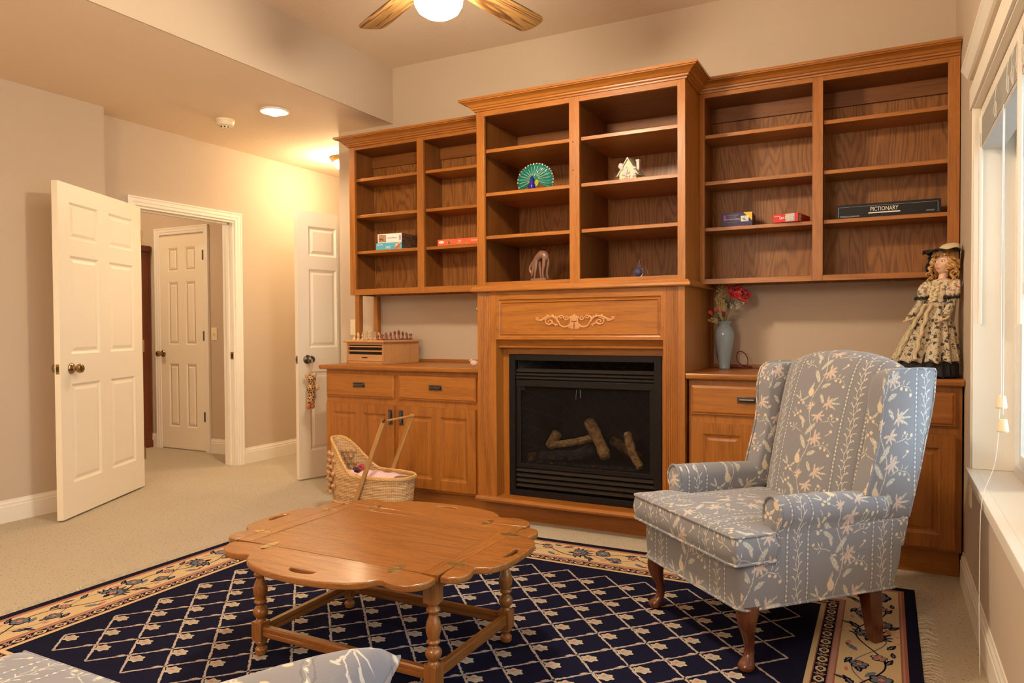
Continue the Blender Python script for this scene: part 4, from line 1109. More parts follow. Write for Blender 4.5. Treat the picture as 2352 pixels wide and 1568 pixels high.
# wings
FE = [(.470, .560), (.484, .61), (.504, .67), (.524, .74), (.534, .82), (.536, .89), (.542, .935), (.556, .968), (.580, .985), (.615, .992)]
RE = [(.700, .994), (.772, .990), (.777, .982), (.770, .90), (.758, .83), (.735, .74), (.712, .64), (.690, .56), (.664, .468)]
for sx in (-1, 1):
    poly = FE + RE + [(.475, .468)]
    def sec(off, ins):
        cy, cz = .63, .74
        return [(sx*off, cy+(a-cy)*(1-ins), Z(cz+(b-cz)*(1-ins*.45))) for a, b in poly]
    g = G()
    def flare(z): return .010*max(0, (z-.47)/.5)
    rr = [sec(.250, .10), sec(.258, .03), sec(.268, .0), sec(.310, -.004), sec(.322, .0), sec(.327, .03)]
    rr = [[(p[0]+sx*flare(p[2]), p[1], p[2]) for p in r] for r in rr]
    g.rings(rr, sm=True)
    uvw = lambda co, n: (co.y-.1825, co.z) if abs(n.x) > .45 else (co.x, co.z)
    wg = g.build('wing', FAB, ac, ang=60, uv=uvw)
    g = G(); g.tube([(sx*(.325+flare(b-.0)), a+ (-.002 if i < len(FE) else .001), Z(b)) for i, (a, b) in enumerate(FE+RE)], .0048, 8); g.build('piping', FAB, wg, uv=uvw)
# back cushion with arched top
def H(x): return 1.050 - .058*(abs(x)/.29)**2.2
g = G()
def backring(t, infl):
    pts = []
    n = 36
    for i in range(n):
        a = 2*PI*i/n; ca, sa = math.cos(a), math.sin(a)
        e = .55
        x = (.262+.024*t)*math.copysign(abs(ca)**e, ca)*(1-infl*.04)
        yf = .455+.155*t - .020*math.sin(PI*min(1, t*1.1))*(1-(x/.3)**2); yb = .645+.125*t
        mid, hd = (yf+yb)/2, (yb-yf)/2*(1-infl)
        y = mid + hd*math.copysign(abs(sa)**.8, sa)
        z = .40 + t*(H(x)-.40) 
        pts.append((x, y, Z(z)))
    return pts
lv = [(0, .0), (.1, 0), (.22, 0), (.34, 0), (.46, 0), (.58, 0), (.70, 0), (.80, 0), (.88, .03), (.935, .12), (.97, .28), (.99, .52), (1.0, .80), (1.001, .99)]
g.rings([backring(t, i) for t, i in lv], sm=True)
g.build('back_cushion', FAB, ac, ang=80, uv=lambda co, n: (co.x, co.z + .6*(co.y-.6)))
# T-shaped seat cushion
def tsh(ins):
    o = [(-.330+ins, -.078+ins), (.330-ins, -.078+ins), (.330-ins, .090-ins), (.252-ins, .098-ins*.5), (.252-ins, .50-ins), (-.252+ins, .50-ins), (-.252+ins, .098-ins*.5), (-.330+ins, .090-ins)]
    # densify then round
    q = []
    for i in range(len(o)):
        a, b = o[i], o[(i+1) % len(o)]
        for k in range(6): q.append((a[0]+(b[0]-a[0])*k/6, a[1]+(b[1]-a[1])*k/6))
    return smoothpoly(q, 2)
def cz(x, y, base, crown): 
    return base + crown*(1-(x/.34)**2)*(1-((y-.19)/.32)**2) - .010*math.exp(-((y-.02)/.08)**2)*0 
g = G()
lay = [(.372, .020, 0), (.374, .008, 0), (.382, .001, 0), (.420, -.006, 0), (.460, .000, 0), (.469, .004, 0)]
rr = [[(x, y, Z(z)) for x, y in tsh(i)] for z, i, c in lay]
base_ = tsh(.004)
for k, s_ in enumerate((.97, .90, .78, .60, .40, .20, .04)):
    rr.append([(x*s_, (y-.17)*s_+.17, Z(.472+.018*(1-s_**2)+.008*max(0, 1-((y-.17)*s_+.17)/.1)*(1-s_))) for x, y in base_])
g.rings(rr, sm=True, cap=True)
uvc = lambda co, n: (co.x, co.z*.6 - co.y*1.0 + .12) if n.z > .45 else ((co.x, co.z*.9) if abs(n.y) > abs(n.x) else (co.y+co.x, co.z))
sc_ = g.build('seat_cushion', FAB, ac, ang=60, uv=uvc)
for z in (.3755, .4665):
    g = G(); g.tube([(x*1.004, y-.001, Z(z)) for x, y in tsh(.001)], .0050, 8, closed=True); g.build('piping', FAB, sc_, uv=uvc)
# legs
for sx in (-1, 1):
    g = G(); ox, oy = sx*.285, .012
    o = Vector((sx*.45, -.89, 0))
    ctr = [(.218, .000, .040), (.205, .002, .040), (.180, .008, .036), (.155, .010, .031), (.125, .004, .024), (.095, -.006, .019), (.065, -.010, .0165), (.042, -.004, .018), (.030, .008, .024), (.018, .014, .0285), (.008, .014, .0275), (.0, .012, .022)]
    rr = [[(ox+o.x*d+r*math.cos(2*PI*i/16), oy+o.y*d+r*math.sin(2*PI*i/16), z) for i in range(16)] for z, d, r in ctr]
    g.rings(rr); g.build('front_leg', MAHOG, ac, ang=70)
    g = G(); hw = .030; ft = .020
    g.hexa([(sx*.262-ft, .578-ft, 0), (sx*.262+ft, .578-ft, 0), (sx*.262+ft, .578+ft, 0), (sx*.262-ft, .578+ft, 0)],
           [(sx*.268-hw, .545-hw, Z(.222)), (sx*.268+hw, .545-hw, Z(.222)), (sx*.268+hw, .545+hw, Z(.222)), (sx*.268-hw, .545+hw, Z(.222))])
    g.build('rear_leg', MAHOG, ac, bev=.004)

# ---------------------------------------------------------------- sofa in the foreground (its seat front shows at the lower left) and throw pillow
so = thing('sofa', 'sofa in the matching blue-grey floral stripe, cut off at the lower left', 'sofa', (-0.95, 0.50, 0))
uvs = lambda co, n: (co.x + .05, co.y*1.0) if n.z > .5 else ((co.x+.05, co.z) if abs(n.y) > abs(n.x) else (co.y, co.z))
def cushion(name, x0, x1, y0, y1, z0, z1, parent, rad=.045, crown=.02, uv=uvs):
    g = G(); n = 10
    cx, cy, hx, hy = (x0+x1)/2, (y0+y1)/2, (x1-x0)/2, (y1-y0)/2
    def ring(ins, z, cr=0):
        pts = []
        for qx, qy, a0 in ((1, -1, -90), (1, 1, 0), (-1, 1, 90), (-1, -1, 180)):
            for k in range(n):
                a = math.radians(a0+90*k/(n-1)); pts.append((cx+qx*(hx-rad)+(rad-ins)*math.cos(a), cy+qy*(hy-rad)+(rad-ins)*math.sin(a), z))
        return pts
    rr = [ring(.02, z0), ring(.006, z0+.006), ring(0, z0+.02), ring(-.004, (z0+z1)/2), ring(0, z1-.015), ring(.006, z1-.005)]
    top = ring(.010, z1)
    for s_ in (1, .93, .82, .65, .45, .25, .05): rr.append([(cx+(x-cx)*s_, cy+(y-cy)*s_, z1+crown*(1-s_*s_)) for x, y, z in top])
    g.rings(rr); return g.build(name, FAB, parent, True, ang=60, uv=uv)
g = G(); g.box(-1.72, -.02, .14, -.02, .875, .33); g.build('seat_base', FAB, so, True, bev=.02, seg=3, uv=uvs)
c1 = cushion('seat_cushion', -1.70, -.88, .15, .915, .33, .447, so)
c2 = cushion('seat_cushion', -.87, -.04, .15, .915, .33, .447, so)
for c, a, b in ((c1, -1.70, -.88), (c2, -.87, -.04)):
    g = G(); g.tube([(a+.02, .908, .442), (b-.02, .908, .442)], .005, 8); g.build('piping', FAB, c, True, uv=uvs)
for x0, x1 in ((-1.80, -1.715), (-.03, .07)):
    g = G(); g.box(x0, -.02, .14, x1, .80, .52); g.build('arm', FAB, so, True, bev=.03, seg=4, uv=uvs)
g = G(); g.hexa([(-1.72, -.05, .33), (-.02, -.05, .33), (-.02, .17, .33), (-1.72, .17, .33)], [(-1.72, -.14, .80), (-.02, -.14, .80), (-.02, .04, .80), (-1.72, .04, .80)]); g.build('backrest', FAB, so, True, bev=.03, seg=4, uv=uvs)
for x in (-1.72, .0):
    for y in (.03, .80):
        g = G(); g.lathe([(.02, 0), (.03, .02), (.028, .145)], (x, y, 0.0 if y < 1.1 else .009), 16); g.build('leg', MAHOG, so, True)
# pillow: corner towards the photograph's bottom centre
T = Vector((-0.590, 0.834, 0.700)); A = Vector((-0.709, 0.736, 0.670)); Bq = Vector((-0.580, 0.765, 0.680))
e1 = (A-T).normalized(); e2 = (Bq-T).normalized(); nn = e1.cross(e2).normalized()
if nn.z < 0: nn = -nn
S_ = .40
pl = thing('throw_pillow', 'square throw pillow in blue-grey floral fabric, corner in the foreground', 'pillow', tuple(T))
g = G(); N = 22
def pf(sg):
    def f(u, v):
        a, b = 2*u-1, 2*v-1
        pin = 1-.07*(1-a*a)*1.0*abs(b)**3 if True else 1
        x = a*(1-.05*(1-b*b))*(1-.07*(a*b)**4); y = b*(1-.05*(1-a*a))*(1-.07*(a*b)**4)
        th = .075*((1-a**4)*(1-b**4))**.45
        return tuple(e1*((x+1)*S_/2) + e2*((y+1)*S_/2) + nn*sg*th)
    return f
g.grid(pf(1), N, N); g.grid(pf(-1), N, N)
Pm = lambda co, n: (co.dot(e1)*.8+.12, co.dot(e2)*.8)
g.build('cover', FAB, pl, uv=Pm, ang=80)
g = G()
edge = [pf(0)(t/20, 0) for t in range(20)] + [pf(0)(1, t/20) for t in range(20)] + [pf(0)(1-t/20, 1) for t in range(20)] + [pf(0)(0, 1-t/20) for t in range(20)]
g.tube(edge, .0035, 6, closed=True); g.build('piping', FAB, pl, uv=Pm)
# ---------------------------------------------------------------- ceiling fan
FXc, FYc = -1.572, 2.430
fan = thing('ceiling_fan', 'ceiling fan with oak blades and glowing frosted light', 'ceiling fan', (FXc, FYc, 3.05))
g = G(); g.lathe([(.0, 0), (.065, 0), (.062, -.03), (.035, -.06), (.014, -.065), (.012, -.32)], n=24); g.build('downrod', BRASSY, fan)
g = G(); g.lathe([(.02, -.31), (.07, -.32), (.11, -.345), (.118, -.40), (.11, -.44), (.075, -.47), (.065, -.50), (.062, -.555), (.07, -.57), (.0, -.575)], n=32); g.build('motor_housing', BRASSY, fan)
g = G(); g.lathe([(.060, -.560), (.088, -.572), (.097, -.60), (.094, -.63), (.080, -.655), (.052, -.673), (.018, -.684), (.0, -.686)], n=36); g.build('light_globe', GLOWF, fan)
bl = None
for k in range(5):
    a = math.radians(80.3+72*k)
    pts = [(.20, -.048), (.22, -.056), (.40, -.064), (.60, -.070), (.632, -.066), (.652, -.045), (.662, 0), (.655, .045), (.640, .062), (.61, .068), (.40, .062), (.22, .054), (.20, .048)]
    M_ = Matrix.Rotation(math.radians(-10), 4, 'X')
    if bl is None:
        g = G(); g.prism(smoothpoly(pts, 1), lambda x, y, h: tuple(M_ @ Vector((x, y, h))), -.003, .003); bl = g.build('blade', FANW, fan)
        g = G(); g.box(.10, -.014, .002, .24, .014, .008); g.prism([(.22, -.03), (.27, -.022), (.285, 0), (.27, .022), (.22, .03)], lambda x, y, h: tuple(M_ @ Vector((x, y, h))), .003, .007); g.build('blade_iron', BRASSY, bl)
        b_ = bl
    else: b_ = copy_tree(bl, fan)
    b_.location = (0, 0, -.50); b_.rotation_euler = (0, 0, a)

# recessed light, smoke detector, flush light
rl = thing('recessed_light', 'round recessed ceiling light, lit, near the smoke detector', 'ceiling light', (-3.740, 3.705, ZL))
g = G(); g.lathe([(.100, -.0005), (.100, -.008), (.092, -.011), (.080, -.006), (.078, .0), ], n=40, cap=False); g.lathe([(.080, -.006), (.070, -.001)], n=40, cap=False); g.build('trim_ring', TRIM, rl)
g = G(); g.lathe([(.0, -.036), (.024, -.033), (.042, -.022), (.050, -.004), (.0, -.0035)], n=30); g.build('bulb', GLOW, rl)
spot_light('bulb_or_fill_spot', (-3.740, 3.705, ZL-.06), 40, WARM, 2.6, 0.7, 0.06)
sd = thing('smoke_detector', 'round cream smoke detector on the low ceiling', 'smoke detector', (-4.215, 3.70, ZL))
g = G(); g.lathe([(.068, 0), (.068, -.012), (.064, -.016), (.058, -.040), (.050, -.046), (.030, -.047), (.0, -.047)], n=32); g.build('housing', PLAST, sd)
g = G(); g.lathe([(.032, -.046), (.032, -.060), (.0, -.062)], n=20); g.build('sensor_cap', PLAST, sd)
g = G()
for k in range(8):
    a = 2*PI*k/8; c, s_ = math.cos(a), math.sin(a); g.box(-.006, -.0325, -.0575, .006, -.0315, -.050); g.v[-8:] = [(x*c-y*s_, x*s_+y*c, z) for x, y, z in g.v[-8:]]
g.build('vent_slot', HOLLOW_SHADE, sd)  # black strips paint the shade inside the vents
fl = thing('flush_light', 'flush ceiling light with bronze ring, half hidden by the wall end', 'ceiling light', (-4.235, 5.02, ZL))
fl.scale = (.85, .85, .85)
g = G(); g.lathe([(.0, 0), (.15, 0), (.155, -.012), (.148, -.022), (.135, -.040), (.122, -.048), (.0, -.048)], n=36); g.build('ring', BRASSY, fl)
g = G(); g.lathe([(.118, -.046), (.112, -.075), (.09, -.105), (.05, -.125), (.0, -.132)], n=32); g.build('glass_dome', GLOW2, fl)
point_light('hall_bulb', (-4.235, 4.985, ZL-.22), 22, (1.0, 0.76, 0.44), 0.08)
point_light('far_room_bulb', (-6.3, 3.3, 2.45), 40, (1.0, 0.76, 0.48), 0.12)
# added fill lights out of view, brightening the room from side and rear
for i, (x, y) in enumerate(((-3.74, 1.2), (-3.74, -1.4))):
    r_ = copy_tree(rl); r_.location = (x, y, ZL); r_['label'] = ('added recessed fill light, unseen, over the left side of the sofa' if i == 0 else 'added recessed fill light, unseen, at the rear of the room')
    spot_light('bulb_or_fill_spot', (x, y, ZL-.06), 28, WARM, 2.7, 0.7, 0.06)  # fill spot that goes with the added fixture
point_light('rear_fill', (-1.4, -1.2, 2.1), 150, (1.0, 0.84, 0.64), 0.4)  # added fill light, unseen, with no fixture of its own

# ---------------------------------------------------------------- wall plates
def plate(name, label, cat, loc, rz, w_, h_, kind):
    t = thing(name, label, cat, loc, rz)     # local: faces -y
    g = G(); g.box(-w_/2, -.006, -h_/2, w_/2, 0, h_/2); g.build('cover_plate', PLAST, t, bev=.003)
    g = G()
    if kind == 'switch': g.box(-.005, -.016, -.010, .005, -.006, .012); g.build('toggle', PLAST, t, bev=.002)
    else:
        for cx in ((-.024, .024) if w_ > .1 else (0,)):
            for cz in (-.02, .02): g.box(cx-.012, -.0075, cz-.013, cx+.012, -.006, cz+.013)
        g.build('socket', PLAST, t, bev=.002)
    return t
plate('light_switch', 'cream light switch beside the far narrow door', 'light switch', (-5.507, 4.68, 1.103), 0, .074, .120, 'switch')
plate('wall_outlet', 'cream double wall plate behind the oak post', 'outlet', (-3.578, 4.36, 1.155), 0, .125, .120, 'outlet')
plate('wall_outlet', 'cream outlet plate below the window sill', 'outlet', (XW, 3.475, .465), -PI/2, .074, .118, 'outlet')

# ---------------------------------------------------------------- curio cabinet glimpsed in the far room
cu = thing('curio_cabinet', 'tall dark cherry cabinet glimpsed through the doorway behind the open door', 'cabinet', (-6.72, 4.50, 0))
g = G(); g.box(-.22, -.16, .06, .22, .17, 1.90); g.build('body', CURIO, cu, bev=.004)
g = G(); g.box(-.235, -.175, 0, .235, .175, .07); g.build('plinth', CURIO, cu, bev=.006)
g = G(); g.box(-.24, -.18, 1.90, .24, .175, 1.96); g.build('cornice', CURIO, cu, bev=.012)
g = slab(.40, 1.0, .018, [(.05, .05, .35, .95)], [(.01, .008), (.02, .008)], lambda x, z, d: (-.20+x, -.178+d, .86+z)); g.build('door', CURIO, cu)
g = slab(.40, .70, .018, [(.05, .05, .35, .65)], [(.01, .008), (.02, .008)], lambda x, z, d: (-.20+x, -.178+d, .12+z)); g.build('door', CURIO, cu)
cu.location = (-6.60, 4.50, 0)

# ---------------------------------------------------------------- boxed games and jigsaws
def ink(n, c): return plain(n, c, 0.5, 0, 0.25)
I_W, I_K = ink('print_white', (.85, .82, .78)), ink('print_black', (.012, .012, .015))
I_RED, I_ORG, I_BLU, I_PUR, I_YEL = ink('box_red', (.62, .035, .03)), ink('box_orange', (.80, .13, .05)), ink('box_blue', (.10, .42, .58)), ink('box_purple', (.055, .045, .11)), ink('box_yellow', (.85, .52, .06))
I_LIL = ink('print_lilac', (.30, .10, .40)); I_GRY = ink('print_grey', (.35, .34, .36))
def picture(name, cs, scale=60):
    m = MB(name); v = m.coords(); n = m.noise(v, scale, 2, .6); n2 = m.noise(v, scale*.6, 1)
    c = m.ramp(n, [(0.30+.13*i, q) for i, q in enumerate(cs)]); m.base(c).set(.45); return m.m
PIC1 = picture('puzzle_picture_still_life', [(.02, .015, .01), (.25, .06, .03), (.55, .35, .2), (.12, .10, .06)])
PIC2 = picture('puzzle_picture_portrait', [(.12, .05, .03), (.45, .22, .14), (.7, .5, .4)], 40)
PIC3 = picture('puzzle_picture_harbour', [(.05, .2, .45), (.35, .5, .65), (.6, .45, .2), (.1, .12, .1)], 50)
PIC4 = picture('puzzle_picture_sky', [(.35, .45, .5), (.75, .75, .7), (.15, .2, .1)], 50)
DARKP = picture('puzzle_side_dark', [(.01, .01, .012), (.05, .03, .02), (.2, .10, .06)], 70)
def gbox(name, label, x, y, z, w_, d_, h_, rz, mats, cat='game box'):
    """origin at the front left bottom corner; front faces -y. mats: front, side, top"""
    t = thing(name, label, cat, (x, y, z), rz)
    g = G(); g.box(0, 0, 0, w_, d_, h_, 0)
    g.m = [2, 2, 0, 1, 1, 1]
    g.build('carton', mats, t, bev=.0012)
    return t
def deco(t, name, x0, z0, x1, z1, mat, y=-.0008):
    g = G(); g.box(x0, y, z0, x1, 0.0, z1); return g.build(name, mat, t)
def squiggle(t, x0, z0, w_, h_, mat):
    """print too small to read: uneven upright strokes"""
    g = G(); rnd = random.Random(int(x0*1e4)+int(z0*1e5)); x = x0
    while x < x0+w_:
        a = h_*rnd.uniform(.10, .22); z1 = z0+h_*rnd.uniform(.55, 1.0); g.box(x, -.0011, z0, x+a, 0, z1)
        if rnd.random() < .5: g.box(x, -.0011, z0+h_*.25, x+a*2.4, 0, z0+h_*.38)
        x += a*rnd.uniform(2.0, 3.4)
    return g.build('small_print', mat, t)
S3 = 1.6905
t = gbox('jigsaw_box', 'light blue jigsaw box, lower of the two stacked boxes', -3.158, 4.060, S3, .214, .20, .046, math.radians(2), [I_BLU, DARKP, DARKP], 'jigsaw box')
deco(t, 'picture', .160, .002, .200, .044, PIC2)
text('lettering', '500', .026, front_frame(.100, -.0012, .014), I_W, t); squiggle(t, .012, .031, .045, .009, I_W)
t = gbox('jigsaw_box', 'white jigsaw box with picture, upper of the two stacked boxes', -3.148, 4.066, S3+.0470, .200, .20, .062, math.radians(2), [I_W, DARKP, I_W], 'jigsaw box')
deco(t, 'picture', .008, .006, .070, .056, PIC1)
text('lettering', '500', .022, Matrix.Translation((.186, -.0012, .031)) @ Matrix.Rotation(PI/2, 4, 'X') @ Matrix.Rotation(PI/2, 4, 'Z'), I_K, t)
squiggle(t, .084, .029, .075, .008, I_GRY)
t = gbox('jigsaw_box', 'flat orange jigsaw box left of the fireplace cabinet', -2.649, 4.060, S3, .330, .20, .040, 0, [I_ORG, I_ORG, I_ORG], 'jigsaw box')
g = G(); pts = smoothpoly([(.010, .014), (.050, .014), (.050, .030), (.010, .030)], 2); g.prism(pts, lambda a, b, h: (a, h, b), -.001, 0); g.build('badge', I_W, t)
text('lettering', '700', .017, front_frame(.170, -.0012, .024), I_W, t); squiggle(t, .152, .010, .036, .004, I_W); squiggle(t, .258, .020, .050, .009, I_W); squiggle(t, .016, .019, .028, .005, I_GRY)
deco(t, 'picture', .078, .008, .104, .030, PIC1); deco(t, 'picture', .208, .012, .220, .030, PIC1)
t = gbox('jigsaw_box', 'dark purple jigsaw box with a yellow corner', -.801, 4.060, S3, .158, .17, .072, math.radians(3), [I_PUR, I_PUR, I_PUR], 'jigsaw box')
g = G(); g.prism([(.112, .072), (.158, .072), (.158, .026)], lambda a, b, h: (a, h, b), -.0010, 0); g.build('corner_flash', I_YEL, t)
deco(t, 'picture_border', .099, .023, .139, .053, I_W, -.0014); deco(t, 'picture', .102, .026, .136, .050, PIC4, -.0020); deco(t, 'badge', .008, .030, .022, .060, I_LIL)
text('lettering', '500 PIECE PUZZLE', .0095, front_frame(.056, -.0012, .036), I_W, t); squiggle(t, .030, .056, .055, .006, I_GRY); squiggle(t, .036, .047, .040, .004, I_GRY); squiggle(t, .028, .020, .058, .003, I_GRY)
t = gbox('jigsaw_box', 'red jigsaw box reading 504, angled on the shelf', -.536, 4.055, S3, .130, .20, .044, math.radians(-12), [I_RED, I_RED, I_RED], 'jigsaw box')
deco(t, 'picture', .064, .004, .112, .042, PIC3); text('lettering', '504', .018, front_frame(.047, -.0012, .022), I_W, t); squiggle(t, .008, .031, .032, .006, I_W)
g = G(); g.box(.1302, .01, .004, .1308, .05, .040); g.build('picture', PIC3, t)
t = gbox('board_game_box', 'long black board game box with white lettering', -.234, 4.095, S3, .468, .16, .073, 0, [I_K, I_K, I_K], 'board game')
text('lettering', 'PICTIONARY', .0300, front_frame(.222, -.0012, .042), I_W, t, sx=.72)
deco(t, 'white_rule', .151, .022, .293, .0275, I_W, -.0012)
g = G()
for (x0, z0, x1, z1) in ((.012, .010, .014, .062), (.012, .060, .456, .0612), (.454, .010, .456, .0612)): g.box(x0, -.001, z0, x1, 0, z1)
for i in range(2): g.box(.020, -.001, .010+.004*i, .110, 0, .0118+.004*i); g.box(.405, -.001, .016+.004*i, .440, 0, .0175+.004*i)
g.build('printed_border', I_GRY, t)

# ---------------------------------------------------------------- shelf ornaments
# glass peacock
pk = thing('glass_peacock', 'green and blue glass peacock with fanned tail', 'figurine', (-1.838, 3.835, 1.9435))
g = G()
def fanp(u, v):
    a = math.radians(-36 + 252*u); r = .002 + .094*v
    k = 1 + (.05*abs(math.sin(12.5*a)) if v > .92 else 0)
    return (r*k*1.16*math.cos(a), .018 + .016*v*v + .0035*math.sin(a*24)*v, .066 + r*k*.98*math.sin(a))
g.grid(fanp, 121, 12); tail = g.build('tail', GREENG, pk, solid=.007)
g = G()
for i in range(26):
    a = math.radians(-30+240*i/25); g.ball((.101*1.12*math.cos(a), .034, .066+.098*math.sin(a)), (.0068, .005, .0068), 8)
g.build('clear_beads', realglass('rose_glass', (.95, .78, .70)), tail)
g = G()
for i in range(17):
    a = math.radians(-20+220*i/16); g.tube([(.03*math.cos(a), .012, .066+.03*math.sin(a)), (.088*1.12*math.cos(a), .026, .066+.086*math.sin(a))], .0016, 5)
g.build('quill', LIMEG if False else realglass('pale_glass', (.75, .95, .75)), tail)
g = G(); g.lathe([(.0, 0), (.014, .002), (.022, .016), (.021, .032), (.013, .048), (.008, .060), (.007, .068), (.009, .074), (.006, .081), (.0, .084)], (-.004, -.004, .002), 18); g.tube([(-.004, -.010, .076), (-.004, -.020, .073)], [.004, .0008], 6); g.tube([(-.004, -.002, .084), (-.004, 0, .094)], .001, 5); g.build('body', BLUEG, pk)
g = G(); g.lathe([(.050, 0), (.052, .004), (.03, .012), (0, .013)], (0, .012, 0), 20); g.build('foot', BLUEG, pk)
g = G(); g.prism(smoothpoly([(.006, .02), (.034, .030), (.038, .060), (.016, .070)], 2), lambda a, b, h: (a, h, b), .000, .008); g.build('wing', LIMEG, pk)
# ceramic house
ch = thing('ceramic_house', 'small cream ceramic house with steep roof and chimney', 'figurine', (-1.262, 3.885, 1.9435), math.radians(-8))
CRM = plain('cream_ceramic', (.72, .58, .38), .3); PALE = plain('pale_green_glaze', (.62, .64, .52), .25); LILW = plain('lilac_glaze', (.70, .62, .66), .3)
g = G(); g.prism([(-.052, 0), (.052, 0), (.052, .046), (0, .122), (-.052, .046)], lambda a, b, h: (a, h, b), -.035, .035); g.build('walls', CRM, ch, bev=.003)
g = G()
for sx in (-1, 1): g.add([(0, -.042, .137), (sx*.068, -.042, .034), (sx*.068, .042, .034), (0, .042, .137), (0, -.042, .126), (sx*.060, -.042, .034), (sx*.060, .042, .034), (0, .042, .126)], [(0, 1, 2, 3), (4, 5, 6, 7), (0, 1, 5, 4), (3, 2, 6, 7), (1, 2, 6, 5)])
g.build('roof', PALE, ch, bev=.002)
g = G(); g.box(.040, -.010, .06, .056, .010, .118); g.box(.037, -.013, .112, .059, .013, .122); g.build('chimney', plain('pink_glaze', (.72, .52, .45), .35), ch, bev=.002)
g = G(); g.ball((-.058, 0, .100), (.017, .012, .017), 12); g.ball((0, -.038, .062), (.016, .006, .016), 12); g.build('bird', LILW, ch)
g = G(); rnd = random.Random(4)
for i in range(26): g.ball((rnd.uniform(-.035, .055), -.037-rnd.uniform(0, .008), rnd.uniform(.006, .05) if i < 18 else rnd.uniform(.04, .08)), rnd.uniform(.004, .009), 6)
g.build('flowers', LILW, ch)
# carved horse, grazing
hs = thing('carved_horse', 'slender dark carved wooden animal bending its head, on a small base', 'figurine', (-1.808, 3.86, 1.4165), math.radians(-10))
HB = plain('dark_carved_wood', (.22, .11, .07), .3)
g = G(); g.box(-.050, -.022, 0, .056, .022, .018)
def sp(pts, rs): 
    p = smoothpath(pts, 2); n = len(p); q = [rs[min(len(rs)-1, int(i*(len(rs)-1)/(n-1)))]*(1-((i*(len(rs)-1)/(n-1)) % 1)) + rs[min(len(rs)-1, int(i*(len(rs)-1)/(n-1))+1)]*((i*(len(rs)-1)/(n-1)) % 1) for i in range(n)]
    g.tube(p, q, 10)
sp([(.045, 0, .120), (.040, 0, .150), (.010, 0, .158), (-.020, 0, .130), (-.050, 0, .105), (-.072, 0, .085), (-.070, 0, .062), (-.052, 0, .045)], [.016, .024, .026, .020, .013, .009, .008, .006])
sp([(-.030, 0, .110), (-.044, 0, .075), (-.052, 0, .050), (-.058, 0, .030)], [.016, .012, .009, .004])
sp([(.044, .012, .135), (.048, .014, .090), (.040, .014, .055), (.046, .014, .015)], [.015, .010, .006, .005]); sp([(.042, -.012, .135), (.040, -.016, .085), (.030, -.014, .05), (.036, -.014, .015)], [.015, .010, .006, .005])
sp([(-.012, .010, .125), (-.006, .012, .085), (-.002, .012, .05), (.002, .012, .015)], [.013, .009, .006, .005]); sp([(-.016, -.010, .125), (-.018, -.014, .080), (-.024, -.014, .048), (-.030, -.012, .015)], [.013, .009, .006, .005])
sp([(.052, 0, .150), (.064, 0, .120), (.064, 0, .085)], [.006, .005, .002])
g.build('carving', HB, hs, ang=60)
# blown glass ornament
og = thing('glass_ornament', 'small clear and blue glass bird ornament', 'figurine', (-1.212, 3.86, 1.4165))
g = G(); g.ball((0, 0, .030), (.028, .026, .029), 18); g.build('bulb', CLEARG, og)
g = G(); g.ball((0, 0, .030), (.017, .016, .017), 14); g.build('core', realglass('ink_blue_glass', (.10, .14, .45)), og)
g = G(); g.lathe([(.014, .052), (.008, .072), (.003, .090), (.002, .100), (.0, .101)], (.006, 0, 0), 14); g.tube([(.006, 0, .088), (.016, 0, .103), (.020, 0, .100)], .0022, 6); g.build('spout', CLEARG, og)
g = G(); g.tube(smoothpath([(.024, 0, .035), (.038, 0, .062), (.050, 0, .040), (.056, 0, .012)], 2), .0016, 6); g.build('trailing_curl', CLEARG, og)
# glass ornaments left of the fireplace column
o1 = thing('glass_ball_ornament', 'small silver glass ball ornament on the side of the left fluted column, upper one', 'ornament', (-2.160, 3.815, 1.258))
g = G(); g.tube([(0, 0, 0), (-.030, 0, 0)], .004, 8); g.ball((-.042, 0, 0), .0145, 14); g.tube([(-.036, 0, .010), (-.028, 0, .022)], .003, 6); g.build('knob', CHROME, o1)
o2 = thing('glass_bird', 'small clear glass bird on the countertop beside the fluted column', 'figurine', (-2.300, 3.93, .9055))
g = G(); g.ball((0, 0, .020), (.026, .018, .019), 16); g.ball((-.020, 0, .036), .011, 12); g.tube([(.02, 0, .024), (.040, 0, .034)], [.009, .003], 8); g.tube([(-.030, 0, .036), (-.040, 0, .034)], [.004, .001], 6); g.build('body', realglass('peach_glass', (1, .80, .70)), o2)

# ---------------------------------------------------------------- chess box with pieces
cb = thing('chess_box', 'wooden chess box with tray slots and a drawer, on the left countertop', 'chess set box', (-3.177, 3.948, .9055), math.radians(-8.5))
W2, D2 = .182, .344
g = G(); g.box(-W2, 0, 0, W2, .002, .0); g = G()
g.box(-W2, 0, 0, -W2+.014, D2, .145); g.box(W2-.014, 0, 0, W2, D2, .145); g.box(-W2, D2-.01, 0, W2, D2, .145); g.box(-W2, 0, 0, W2, D2, .016); g.box(-W2+.014, 0, .128, W2-.014, D2, .145)
g.build('case', CHEST_Z, cb, bev=.001)
g = G(); g.box(-W2+.014, .015, .016, W2-.014, D2-.01, .128); g.build('interior_shade', HOLLOW_SHADE, cb)  # black block paints the shade inside the hollow case
g = G(); g.box(-W2-.018, -.020, .145, W2+.018, D2+.018, .160); g.build('board_top', CHEST, cb, bev=.005, seg=3)
SQL, SQD = plain('square_light', (.62, .42, .22), .4), plain('square_dark', (.22, .09, .035), .4)
g = G(); q = .0395
for i in range(8):
    for j in range(8): g.box(-4*q+i*q, .012+j*q, .160, -4*q+(i+1)*q, .012+(j+1)*q, .1606, (i+j) % 2)
g.build('chequer_squares', [SQL, SQD], cb)
for z in (.112, .082): g = G(); g.box(-W2+.016, .001, z, W2-.016, .06, z+.009); g.build('tray', CHEST, cb, bev=.001)
